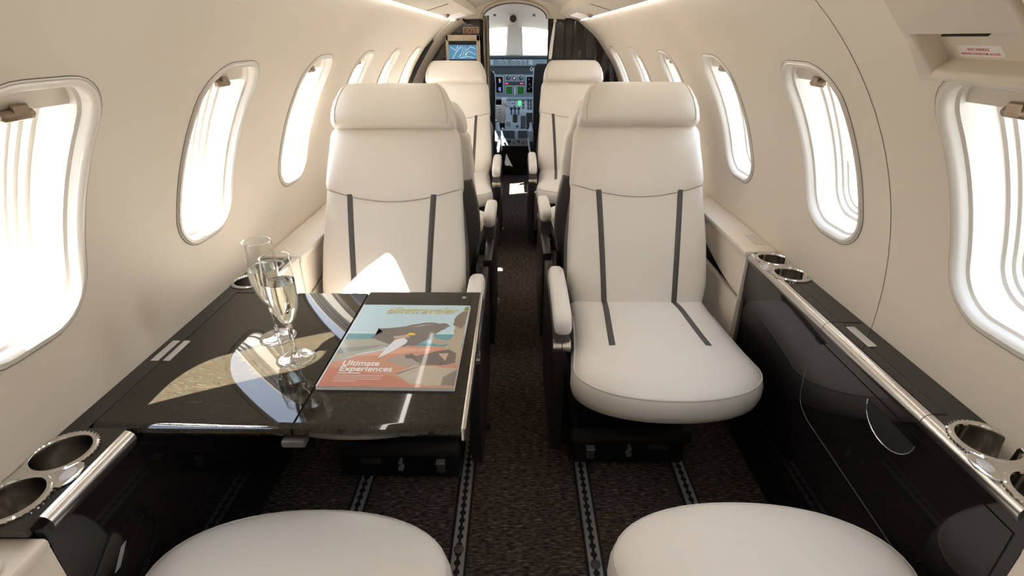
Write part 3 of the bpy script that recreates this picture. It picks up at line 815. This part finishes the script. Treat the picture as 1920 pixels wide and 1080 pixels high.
# helper: jagged outline
def jag(pts, amp, n=3):
    out = []
    for (a, b_), (c, d) in zip(pts, pts[1:]+pts[:1]):
        out.append((a, b_))
        for k in range(1, n+1):
            t = k/(n+1); out.append((a+(c-a)*t+random.uniform(-amp, amp), b_+(d-b_)*t+random.uniform(-amp, amp)))
    return out
cov([(0, 0), (1, 0), (1, 1), (0, 1)], (.50, .70, .78), 0, 'sky_print')
cov([(0, .38), (1, .38), (1, .61), (0, .61)], (.58, .74, .79), .5, 'sky_low_print')
cov([(0, .42), (1, .42), (1, .585), (0, .585)], (.10, .33, .38), 1, 'sea_print')
cov([(.0, .47), (1, .47), (1, .515), (0, .515)], (.22, .46, .49), 1.5, 'surf_print')
cov([(0, 0), (1, 0), (1, .43), (.55, .44), (.3, .36), (0, .24)], (.56, .27, .18), 2, 'sand_print')
cov([(0, 0), (.72, 0), (.55, .10), (0, .20)], (.52, .19, .13), 2.4, 'sand_dark_print')
cov([(.05, .30), (.4, .33), (.8, .40), (.5, .415), (.2, .33)], (.68, .36, .25), 2.6, 'sand_light_print')
cov(jag([(0, .24), (.18, .34), (.36, .40), (.42, .46), (.36, .50), (.20, .52), (0, .50)], .008), (.40, .40, .34), 3, 'boulder_print')
cov(jag([(.02, .33), (.2, .38), (.38, .45), (.2, .43), (0, .40)], .006), (.27, .28, .25), 3.3, 'boulder_shadow_print')
cov(jag([(.22, .53), (.34, .48), (.5, .43), (.62, .44), (.70, .52), (.78, .62), (.86, .70), (.80, .735), (.62, .735), (.44, .68), (.24, .655), (.30, .62)], .010), (.17, .145, .13), 4, 'overhang_rock_print')
cov(jag([(.46, .66), (.62, .71), (.72, .72), (.62, .69)], .006), (.42, .37, .33), 4.3, 'overhang_highlight_print')
cov(jag([(.74, .48), (.73, .55), (.80, .53), (.88, .49), (.95, .47), (.80, .45)], .008), (.42, .34, .27), 4.5, 'small_rock_print')
cov(jag([(.86, .42), (.90, .55), (.90, .70), (.88, .80), (.93, .90), (.985, .97), (.998, .60), (.998, .22), (.93, .24), (.90, .34)], .010), (.46, .38, .29), 5, 'cliff_print')
cov(jag([(.88, .72), (.90, .85), (.985, .93), (.99, .72), (.95, .66)], .010), (.22, .17, .13), 5.3, 'cliff_shadow_print')
cov(jag([(.95, .93), (.97, .985), (.998, .98), (.99, .92)], .008), (.22, .27, .05), 5.4, 'shrub_print')
cov(jag([(.60, .30), (.70, .34), (.90, .40), (.96, .36), (.97, .25), (.86, .22), (.70, .22)], .006), (.16, .12, .105), 6, 'cave_shadow_print')
cov([(.82, .35), (.90, .355), (.89, .27)], (.55, .45, .31), 6.3, 'sunlit_slab_print')
cov(jag([(.42, .26), (.52, .33), (.60, .31), (.72, .24), (.60, .20), (.52, .225)], .010), (.36, .32, .28), 6.5, 'stones_print')
cov(jag([(.55, .33), (.62, .345), (.66, .30), (.58, .29)], .006), (.12, .11, .11), 6.7, 'dark_stone_print')
cov(jag([(.53, .12), (.66, .22), (.84, .21), (.995, .19), (.995, .02), (.80, .015), (.66, .04)], .008), (.47, .42, .33), 7, 'front_boulder_print')
cov([(.53, .125), (.68, .20), (.72, .215), (.56, .125)], (.16, .13, .11), 7.2, 'crevice_print')
cov([(.90, .10), (.995, .18), (.995, .02), (.90, .02)], (.22, .19, .16), 7.3, 'boulder_shade_print')
# woman in white dress with yellow hat
cov([(.345, .265), (.375, .30), (.40, .31), (.37, .28)], (.35, .22, .16), 8, 'feet_print')
cov([(.355, .29), (.385, .40), (.43, .51), (.50, .535), (.54, .50), (.53, .46), (.46, .38), (.40, .325)], (.72, .75, .78), 8.2, 'dress_print')
cov([(.42, .52), (.405, .55), (.45, .56), (.52, .575), (.55, .54), (.50, .53)], (.56, .38, .28), 8.4, 'arms_print')
cov([(.505, .565), (.53, .60), (.575, .595), (.585, .57)], (.80, .56, .06), 8.6, 'hat_print')
cov([(.0, .0), (.012, .0), (.012, 1), (.0, 1)], (.7, .75, .8), 9, 'spine_print')
gold = flat('gold_ink', (.66, .47, .10), .3); wht = flat('white_ink', (.9, .9, .9))
zt = mt+.0009
def cov_text(s, u, v, size, m, **k):
    return text_obj(s, size, m, (-mw/2+mw*u, -mh/2+mh*v, zt), (0, 0, 0), mg, 'cover_lettering', depth=.00008, **k)
cov_text('elitetraveler', .235, .865, .046, gold, shear=.35, sx=.72)
cov_text('Ultimate', .105, .208, .024, wht, bold=True, sx=.86)
cov_text('Experiences', .105, .150, .024, wht, bold=True, sx=.86)
cov([(.105, .128), (.275, .128), (.275, .136), (.105, .136)], (.9, .9, .9), 9, 'rule_print', wht)
for r_, (a, b_) in enumerate(((.10, .46), (.10, .44), (.10, .45), (.10, .27))):
    cov([(a, .105-.018*r_), (b_, .105-.018*r_), (b_, .111-.018*r_), (a, .111-.018*r_)], (.9, .9, .9), 9, 'small_print', flat('small_print_ink', (.74, .60, .56)))

# ------------------------------------------------------------------ champagne flutes
def flute(x, y, label, wine_h):
    root = thing('champagne_flute', label, 'glass', (x, y, LZ), 'filled champagne flutes')
    out = [(.0365, .0), (.0370, .0012), (.030, .003), (.014, .0052), (.0060, .009), (.0042, .016), (.0040, .045), (.0046, .066), (.0090, .080), (.0165, .094), (.0235, .112), (.0278, .135), (.0290, .156), (.0280, .185), (.0262, .216)]
    inn = [(.0253, .216), (.0270, .185), (.0279, .156), (.0267, .135), (.0223, .112), (.0152, .095), (.0075, .083), (.0008, .079)]
    bowl = [(.0042, .064), (.0052, .070)]+[q for q in out if q[1] > .075]
    link('bowl', lathe(bowl+[(.0258, .2168)]+inn, n=48), 'glass', root, smooth=60)
    link('rim', lathe([(.0255+.0011*math.cos(2*PI*k/10), .2165+.0011*math.sin(2*PI*k/10)) for k in range(11)], n=48), 'glass_edge', root, smooth=60)
    link('stem', lathe([(.0006, .006), (.0085, .0065), (.0060, .009), (.0042, .016), (.0040, .045), (.0046, .066), (.0070, .074), (.0006, .0785)], n=24), 'glass_solid', root, smooth=60)
    link('foot', lathe([(.0006, .0003), (.0365, .0003), (.0372, .0012), (.0365, .0022), (.030, .003), (.014, .0052), (.0060, .0090)], n=48), 'glass_edge', root, smooth=60)
    wp = [(.0006, .0796)]+[(r*.988, z) for r, z in reversed(inn[:-1]) if z < wine_h-.004]
    rt = lerp_tab([(z, r) for r, z in reversed(inn)], wine_h)*.988
    wp += [(rt, wine_h), (.0006, wine_h)]
    link('champagne', lathe(wp, n=40), 'wine', root, smooth=50)
    return root
flute(-.434, .850, 'near champagne flute, right one of the two on the table', .168)
flute(-.503, .930, 'far champagne flute, left one of the two on the table', .160)

# ------------------------------------------------------------------ emergency exit handle cover on the right wall
ec = thing('exit_handle_cover', 'cream exit handle cover with a red-lettered placard above right window', 'cover', W(1, .70, .60))
eo = Vector(ec.location)
def wbox(y0, y1, s0, s1, d0, d1, bev=.004, sl=0):
    bm = bmesh.new(); cs = []; ya, yb_ = y1 if isinstance(y1, tuple) else (y1, y1)
    for d in (d0, d1):
        for y, s in ((y0, s0), (ya+(-sl if d == d1 else 0), s0), (yb_+(-sl if d == d1 else 0), s1), (y0, s1)): cs.append(bm.verts.new(W(1, y, s, -d)-eo))
    for f in ((0, 1, 2, 3), (7, 6, 5, 4), (0, 4, 5, 1), (1, 5, 6, 2), (2, 6, 7, 3), (3, 7, 4, 0)): bm.faces.new([cs[q] for q in f])
    if bev: bmesh.ops.bevel(bm, geom=bm.edges[:], offset=bev, segments=3, profile=.5, affect='EDGES')
    return bm
link('cover_plate', wbox(.550, (.742, .728), .6290, .700, 0, .030, .004, .011), 'wall', ec, smooth=50)
link('cover_lip', wbox(.38, (.757, .753), .553, .570, 0, .030, .005, .011), 'wall', ec, smooth=50)
link('cover_cheek', wbox(.712, (.755, .740), .556, .640, 0, .0297, .004, .011), 'wall', ec, smooth=50)
edge_ = [W(1, .7285+.0290*(.70-q)/.147+.0012, q, -.0006)-eo for q in [.70-.147*k/10 for k in range(11)]]+[W(1, .750-.06*k, .5512, -.0006)-eo for k in range(6)]
link('edge_gap', tube(edge_, .0013, 6), 'line', ec)
link('recess_back', wbox(.38, .745, .556, .640, 0, .005, 0), 'wall', ec, smooth=0)
link('side_wing', wbox(.38, .546, .604, .700, 0, .026, .006), 'wall', ec, smooth=50)
link('grip_slot', wbox(.600, .665, .6265, .6287, .012, .029, 0), 'black', ec, smooth=0)
pc = link('placard', wbox(.627, .692, .574, .5905, .005, .0070, .001), 'white', ec, smooth=0)
# lettering lies on the placard plane
def wall_text(s, size, y, sv, d, m, parent):
    p = W(1, y, sv, -d)-eo; nv = Wn(1, sv); up = Vector((0, 0, 1)); up = (up-nv*up.dot(nv)).normalized(); rt = up.cross(nv).normalized()
    mtx = Matrix((rt, up, nv)).transposed()
    return text_obj(s, size, m, p, mtx.to_euler(), parent, 'placard_lettering', depth=.0001, align='CENTER')
wall_text('EXIT HANDLE', .0050, .660, .5838, .0073, 'red_ink', pc)
wall_text('REMOVE COVER FOR ACCESS', .0042, .660, .5778, .0073, 'red_ink', pc)

# ------------------------------------------------------------------ things on the forward bulkhead
mo = thing('cabin_monitor', 'moving map monitor in a tan bezel on the dark bulkhead', 'monitor', (-.345, 3.675, 1.10))
g = bmesh.new()
yb0, yb1 = 0, .035
for x0, x1, z0, z1 in ((-.110, .110, .085, .120), (-.110, .110, -.115, -.045), (-.110, -.092, -.115, .120), (.088, .110, -.115, .120)): add_box(g, x0, x1, -.02, .035, z0, z1, .003)
link('bezel', g, 'tan', mo, smooth=30)
sc_ = link('screen', box(-.092, .088, -.008, .0, -.045, .085), 'scr_blue', mo, smooth=0)
link('screen_header', box(-.092, .088, -.0095, -.008, .062, .085), 'scr_black', sc_, smooth=0)
link('screen_footer', box(-.092, .088, -.0095, -.008, -.045, -.022), 'scr_black', sc_, smooth=0)
g = bmesh.new()
for pl in ([(-.08, .05), (-.05, .03), (-.03, .058)], [(-.07, -.02), (-.045, .02), (-.01, .055)], [(-.03, -.01), (-.01, .01), (0, .05)], [(.0, .0), (.015, .055), (.02, .0)], [(.02, .03), (.05, .052), (.08, .04)], [(.01, .0), (.04, .025), (.08, .005)], [(-.02, -.015), (.03, -.005), (.07, -.015)]):
    tube([(a, -.0092, b_) for a, b_ in pl], .0014, 5, g)
link('map_lines', g, 'scr_line', sc_)
ex = thing('exit_sign', 'small illuminated exit sign above the cabin monitor', 'sign', (-.293, 3.70, 1.247))
link('case', box(-.052, .052, .0, .03, -.020, .020, .003), 'exit_face', ex, smooth=30)
text_obj('EXIT', .036, 'exit_ink', (0, -.0008, -.0125), (PI/2, 0, 0), ex, 'sign_lettering', .0008, align='CENTER', bold=True, sx=1.15)
link('sign_lamp', tube([(-.02+.01*k, .006, .023+.003*(k % 2)) for k in range(5)], .0025, 6), 'bronze', ex)
# black assist rail beside the entrance door
hp = [W(-1, 3.47, .60, -.012), W(-1, 3.46, .52, -.014), W(-1, 3.45, .40, -.014), W(-1, 3.43, .30, -.013), W(-1, 3.40, .20, -.010)]
hr = thing('assist_rail', 'black assist rail along the left wall beside the monitor', 'rail', hp[2])
link('rail', tube([p-hp[2] for p in hp], [.006, .013, .013, .010, .003], 10), 'black', hr)
g = bmesh.new()
for p in (hp[0], hp[4]): add_box(g, *(v for a in range(3) for v in ((p-hp[2])[a]-.007, (p-hp[2])[a]+.007)), .002)
link('bracket', g, 'bronze', hr, smooth=30)
# curtains and straps in the doorway
def curtain(x0, x1, y, z0, z1, folds, amp):
    nx = 30; rows = []
    for k in range(nx+1):
        t = k/nx; x = x0+(x1-x0)*t; yy = y+amp*math.sin(t*folds*2*PI)
        rows.append([(x, yy, z0), (x*.985, yy, (z0+z1)/2), (x, yy, z1), (x, yy+.004, z1), (x*.985, yy+.004, (z0+z1)/2), (x, yy+.004, z0)])
    return loft(rows)
o = link('curtain', curtain(-.232, -.180, YB+.06, .70, 1.335, 2.5, .008), 'curtain', smooth=60)
tag(o, 'tan curtain gathered at the left of the cockpit doorway', 'curtain')
dk = link('curtain', curtain(-.233, -.212, YB-.040, .05, 1.306, 2.0, .006), flat('dark_curtain_cloth', (.05, .032, .022), .7), smooth=60)
tag(dk, 'dark brown curtain strip hanging beside the monitor', 'curtain')
st = thing('door_strap', 'white strap hanging at the right of the cockpit doorway', 'strap', (.230, 3.68, 1.20))
g = loft([[(x-.230, y-3.68, z-1.2) for x, y in ((cx_-w_, 3.690), (cx_+w_, 3.690), (cx_+w_, 3.684), (cx_-w_, 3.684))] for cx_, w_, z in ((.246, .004, 1.315), (.243, .006, 1.28), (.236, .009, 1.22), (.229, .010, 1.16), (.224, .011, 1.10), (.222, .008, 1.075))])
link('webbing', g, 'white', st, smooth=40)
g = bmesh.new(); add_box(g, .006, .026, -.012, .012, .092, .108, .004); link('hook', g, 'frame', st, smooth=40)
link('buckle', box(-.018, .004, -.002, .012, -.138, -.122, .003), 'shroud', st, smooth=30)

# ------------------------------------------------------------------ cockpit
struct(link('wall_cockpit_left', box(-.60, -.57, YB+.03, 5.75, 0, 1.06), 'panel_dark', smooth=0))
struct(link('wall_cockpit_right', box(.57, .60, YB+.03, 5.75, 0, 1.06), 'panel_dark', smooth=0))
def cockpit_roof():
    rows = []
    for y, zc, hb in ((YB+.02, 1.425, .40), (4.6, 1.43, .40), (5.2, 1.40, .38), (5.62, 1.30, .30)):
        rows.append([(X0-.02+.60*math.cos(PI*k/20), y, 1.06+(zc-1.06)*math.sin(PI*k/20)**.75) for k in range(3, 18)])
    return loft(rows, False, False)
struct(link('ceiling_cockpit', cockpit_roof(), 'ceiling', smooth=60))
struct(link('wall_cockpit_front', box(-.60, .60, 5.72, 5.76, 0, 1.05), 'panel_dark', smooth=0))
# windscreen: two panes and the centre post
ws = struct(link('window_17', loft([[(x, y, z) for x, y, z in ((-.102, 5.73, 1.04), (.062, 5.73, 1.04), (.062, 5.78, 1.04), (-.102, 5.78, 1.04))],
     [(x, y, z) for x, y, z in ((-.085, 5.60, 1.31), (.048, 5.60, 1.31), (.048, 5.66, 1.31), (-.085, 5.66, 1.31))]]), 'ceiling', smooth=30))
for a, b_ in ((-.56, -.105), (.065, .56)):
    g = bmesh.new(); g.faces.new([g.verts.new(p) for p in ((a, 5.74, 1.05), (b_, 5.74, 1.05), (b_, 5.64, 1.30), (a, 5.64, 1.30))])
    link('pane', g, 'pane', ws, smooth=0)
for sg in (-1, 1):
    g = bmesh.new(); g.faces.new([g.verts.new(p) for p in ((sg*.585, 3.9, 1.06), (sg*.585, 5.7, 1.06), (sg*.53, 5.6, 1.25), (sg*.53, 3.9, 1.27))])
    link('side_pane', g, 'pane', ws, smooth=0)
g = bmesh.new()
for x in (-.106, .064): tube([(x, 5.735, 1.05), (x+(.012 if x < 0 else -.012), 5.62, 1.30)], .004, 6, g)
link('window_seal', g, 'shroud', ws)
# standby compass under the roof
co = thing('standby_compass', 'small round standby compass hanging above the windscreen post', 'compass', (-.028, 5.25, 1.36))
link('housing', box(-.046, .046, -.03, .05, -.055, .06, .014), 'ceiling', co, smooth=40)
link('dial', disc_axis((0, -.034, 0), .030, .012, 'y', 24), 'shroud', co)
link('bezel', tube([(.032*math.cos(2*PI*k/24), -.036, .032*math.sin(2*PI*k/24)) for k in range(25)], .004, 6, cap=False), 'frame', co)
for x, nm in ((-.165, 'left'), (.135, 'right')):
    o = link('dome_light', lathe([(.0, -.012), (.010, -.012), (.016, -.004), (.018, .004)], n=14), 'bronze'); o.location = (x, 4.35, 1.36)
    tag(o, 'small dome light on the %s side of the cockpit roof' % nm, 'light', 'cockpit dome lights')
# instrument panel
ip = thing('instrument_panel', 'grey-blue instrument panel with screens below the windscreen', 'panel', (0, 5.3, .9))
def pb(x0, x1, z0, z1, d=.0, t=.02, bev=.0): return box(x0, x1, -d-t, -d, z0-.9, z1-.9, bev)
link('glareshield', prism([(-.06, .155), (.40, .150), (.40, .13), (-.05, .125), (-.075, .138)], 'x', -.55, .55), 'panel_dark', ip, smooth=30)
gs = link('glareshield_face', pb(-.55, .55, .965, 1.03, .02, .03, .004), 'panel_blue', ip, smooth=0)
xs = [-.235, -.150, -.102, -.020, .030, .075, .135]
for x in xs:
    b0 = link('glareshield_module', pb(x-.020, x+.020, .978, 1.022, .05, .006, .002), 'panel_mid', gs, smooth=0)
for x in xs[1:6]:
    g = bmesh.new(); disc_axis((x-.008, -.060, .105), .006, .012, 'y', 10, g); disc_axis((x+.009, -.060, .096), .005, .012, 'y', 10, g); add_box(g, x-.014, x+.002, -.058, -.055, .083, .090)
    link('control_knob', g, 'panel_dark', gs)
link('dark_band', pb(-.55, .55, .895, .968, .005, .02), 'panel_dark', ip, smooth=0)
link('key_lock', tube([(.145+.011*math.cos(2*PI*k/14), -.028, .04+.016*math.sin(2*PI*k/14)) for k in range(15)], .004, 6, cap=False), 'white', ip)
link('main_panel', pb(-.55, .55, .675, .90, 0, .02), 'panel_blue', ip, smooth=0)
link('lower_lip', pb(-.55, .55, .668, .688, .0, .05, .004), 'panel_mid', ip, smooth=0)
def screen(x0, x1, z0, z1, m, name):
    bz = link(name, pb(x0-.008, x1+.008, z0-.008, z1+.008, .02, .006, .002), 'panel_mid', ip, smooth=0)
    link('screen', pb(x0, x1, z0, z1, .026, .002), m, bz, smooth=0); return bz
d1 = screen(-.260, -.128, .730, .872, 'scr_black', 'flight_display'); d2 = screen(.100, .250, .730, .872, 'scr_black', 'flight_display')
for x, z, wd, ht, m in ((-.155, .845, .020, .022, 'scr_orange'), (-.152, .825, .024, .014, 'scr_violet'), (-.156, .765, .026, .030, 'scr_violet'), (-.150, .748, .012, .010, 'scr_orange'), (-.215, .80, .04, .06, 'scr_violet')):
    g = bmesh.new()
    for k in range(4):
        add_box(g, x-wd/2, x+wd/2*random.uniform(.2, 1), -.030, -.0285, z-.9-ht/2+ht*k/4, z-.9-ht/2+ht*(k+.6)/4)
    link('symbols', g, m, d1, smooth=0)
for x, z in ((.118, .845), (.125, .80), (.118, .76), (.14, .775)):
    link('symbols', pb(x, x+.008, z, z+.008, .028, .001), 'panel_mid', d2, smooth=0)
screen(-.097, -.038, .716, .785, 'scr_green', 'engine_display'); screen(.014, .074, .716, .785, 'scr_green', 'engine_display')
link('divider', pb(-.022, -.002, .70, .79, .02, .005), 'panel_mid', ip, smooth=0)
link('indicator', pb(-.0155, -.0085, .715, .765, .025, .002), 'white', ip, smooth=0)
link('annunciator_panel', pb(-.105, .080, .797, .826, .02, .003), 'panel_dark', ip, smooth=0)
for x in (-.088, .055): link('annunciator', pb(x-.014, x+.012, .806, .816, .023, .002), 'scr_red', ip, smooth=0)
for x, m in ((-.076, 'panel_mid'), (-.018, 'white'), (.045, 'panel_mid')):
    gb = link('gauge', pb(x-.026, x+.026, .832, .886, .02, .004, .002), 'panel_mid', ip, smooth=0)
    link('gauge_face', disc_axis((x, -.027, -.040), .021, .006, 'y', 20), 'panel_dark', gb)
    link('gauge_needle', tube([(x, -.031, -.040), (x+.009, -.031, -.028)], .003, 5), m if m == 'white' else 'white', gb)
    if m == 'white': link('gauge_hub', disc_axis((x, -.031, -.040), .010, .004, 'y', 14), 'white', gb)
# centre pedestal
pdl = thing('centre_pedestal', 'grey-blue cockpit pedestal with throttles and knobs between the pilots', 'pedestal', (.0, 5.1, .0))
def PP(x, t, h):                                       # point of the sloping face, t 0..1 from top to bottom, h outwards
    a, b_ = Vector((0, .17, .672)), Vector((0, -.12, .42)); p = a.lerp(b_, t); nn = Vector((0, -.62, .78))
    return p+nn*h+Vector((x, 0, 0))
def pbox(x0, x1, t0, t1, h0, h1):
    bm = bmesh.new(); vs_ = [bm.verts.new(PP(x, t, h)) for h in (h0, h1) for x, t in ((x0, t0), (x1, t0), (x1, t1), (x0, t1))]
    for f in ((0, 1, 2, 3), (7, 6, 5, 4), (0, 4, 5, 1), (1, 5, 6, 2), (2, 6, 7, 3), (3, 7, 4, 0)): bm.faces.new([vs_[q] for q in f])
    return bm
link('sloping_panel', pbox(-.105, .165, 0, 1, -.03, 0), 'panel_mid', pdl, smooth=0)
link('body', box(-.14, .17, -.11, .2, .0, .40), 'black', pdl, smooth=0)
fs = link('front_console', loft([[(x, y, z) for y, z in ((-.10, .43), (-.17, .425), (-.21, .36), (-.21, .295), (-.10, .29))] for x in (-.135, .130)]), 'panel_mid', pdl, smooth=0)
for x0, x1 in ((-.125, -.012), (.020, .118)): link('slot_panel', loft([[(x, -.1715+.0, .4265), (x, -.207, .368), (x, -.211, .372), (x, -.176, .430)] for x in (x0, x1)]), 'panel_dark', fs, smooth=0)
for k in range(6):
    x = -.105+.043*k
    link('dial_knob', disc_axis((x, -.216, .325+.012*(k % 2)), .011+.004*(k in (1, 4)), .014, 'y', 14), 'panel_dark' if k % 2 else 'panel_blue', fs)
dsp = link('green_display', pbox(.018, .050, .06, .22, 0, .004), 'scr_lime', pdl, smooth=0)
for r_ in range(3):
    link('push_button', pbox(.062, .078, .05+.10*r_, .11+.10*r_, 0, .006), 'panel_dark', pdl, smooth=0)
    for c_ in range(2): link('push_button', pbox(.108+.026*c_, .126+.026*c_, .04+.11*r_, .12+.11*r_, 0, .006), 'panel_dark', pdl, smooth=0)
for r_ in range(4):
    for c_ in range(4):
        if random.random() < .85:
            p = PP(-.09+.026*c_+random.uniform(-.004, .004), .06+.09*r_, .004)
            o = link('small_knob', disc_axis((p.x, p.y, p.z), random.uniform(.005, .008), .012, 'y', 10), random.choice(['white', 'panel_dark', 'panel_blue']), pdl)
for x in (-.045, -.010, .025):
    g = tube([PP(x, .50, 0), PP(x, .46, .05)], .005, 8); 
    c_ = PP(x, .45, .058); add_box(g, c_.x-.014, c_.x+.014, c_.y-.012, c_.y+.012, c_.z-.010, c_.z+.012, .004)
    link('throttle_lever', g, 'panel_dark', pdl, smooth=40)
link('lever_quadrant', pbox(-.03, .012, .52, .74, 0, .008), 'shroud', pdl, smooth=0)
link('keypad', pbox(.045, .090, .56, .93, 0, .008), 'panel_dark', pdl, smooth=0)
link('side_box', pbox(.10, .165, .47, .95, 0, .012), 'black', pdl, smooth=0)
p = PP(-.07, .80, .012); link('trim_wheel', disc_axis((p.x, p.y, p.z), .022, .024, 'y', 16), 'seam', pdl)
p = PP(.012, .88, .010); link('trim_knob', disc_axis((p.x, p.y, p.z), .012, .02, 'y', 14), 'panel_blue', pdl)
# bright object shaped as the pilot's control yoke; its white stands for sunlight
yk = thing('control_yoke', 'control yoke coloured white for sunlight beside the left pilot seat', 'yoke', (-.14, 4.93, .60))
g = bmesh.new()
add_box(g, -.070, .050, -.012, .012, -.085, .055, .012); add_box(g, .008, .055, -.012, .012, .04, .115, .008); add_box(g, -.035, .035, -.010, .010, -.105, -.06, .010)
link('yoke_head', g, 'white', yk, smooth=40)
for z in (.02, -.01, -.045): link('yoke_button', disc_axis((-.01, -.013, z), .004, .004, 'y', 10), 'shell', yk)
link('column', tube([(-.02, 0, -.10), (-.03, .0, -.2), (-.035, .02, -.40), (-.035, .03, -.6)], .014, 10), 'shell', yk)
# pilot seats
def pilot_seat(x0, x1, ztop, y, label):
    root = thing('pilot_chair', label, 'chair', ((x0+x1)/2, y, 0), 'black pilot seats'); xm = (x0+x1)/2; hw = (x1-x0)/2
    rr = []
    for z, q, yy in ((.40, .92, .02), (.5, .97, .0), (.7, 1, .0), (.86, 1.02, .01), (ztop-.03, .99, .02), (ztop-.008, .95, .03), (ztop, .85, .035)):
        rr.append([(hw*q*sup(2*PI*k/28, 5)[0], yy+.05*sup(2*PI*k/28, 4)[1], z) for k in range(28)])
    link('backrest', loft(rr), 'fabric_black', root, smooth=50)
    for sg in (-1, 1):
        link('edge_piping', tube([(sg*hw*q, yy-.03, z) for z, q, yy in ((.45, .985, .02), (.7, 1.0, .0), (.86, 1.02, .01), (ztop-.03, .985, .02), (ztop-.004, .90, .03))], .004, 6), 'panel_mid', root)
    link('cushion', box(-hw, hw, .02, .36, .30, .40, .03), 'fabric_black', root, smooth=50)
    link('pedestal', box(-hw*.6, hw*.6, .05, .35, 0, .31), 'black', root, smooth=0)
    ins = 1 if x1 < 0 else -1
    g = tube([(ins*(hw+.012), -.02, .56), (ins*(hw+.02), -.06, .50), (ins*(hw+.012), -.05, .42)], [.016, .026, .018], 12)
    link('recline_hub', g, 'panel_mid', root)
    link('belt', tube([(ins*(hw+.03), -.05, .50), (ins*(hw+.035), -.06, .42), (ins*(hw+.02), -.06, .33)], .008, 8), 'white', root)
    return root
pilot_seat(-.54, -.170, .965, 4.50, 'black pilot seat left of the cockpit pedestal')
pilot_seat(.140, .53, 1.015, 4.50, 'black pilot seat right of the cockpit pedestal')
# oval air grille low on the right wall
og = link('wall_button', loft([[W(1, 1.635+.020*q*math.cos(2*PI*k/20), -.035+.008*q*math.sin(2*PI*k/20), -d) for k in range(20)] for q, d in ((1, 0), (1, .003), (.7, .004))]), 'seam')
tag(og, 'small grey oval button on the right wall above the ledge', 'button')
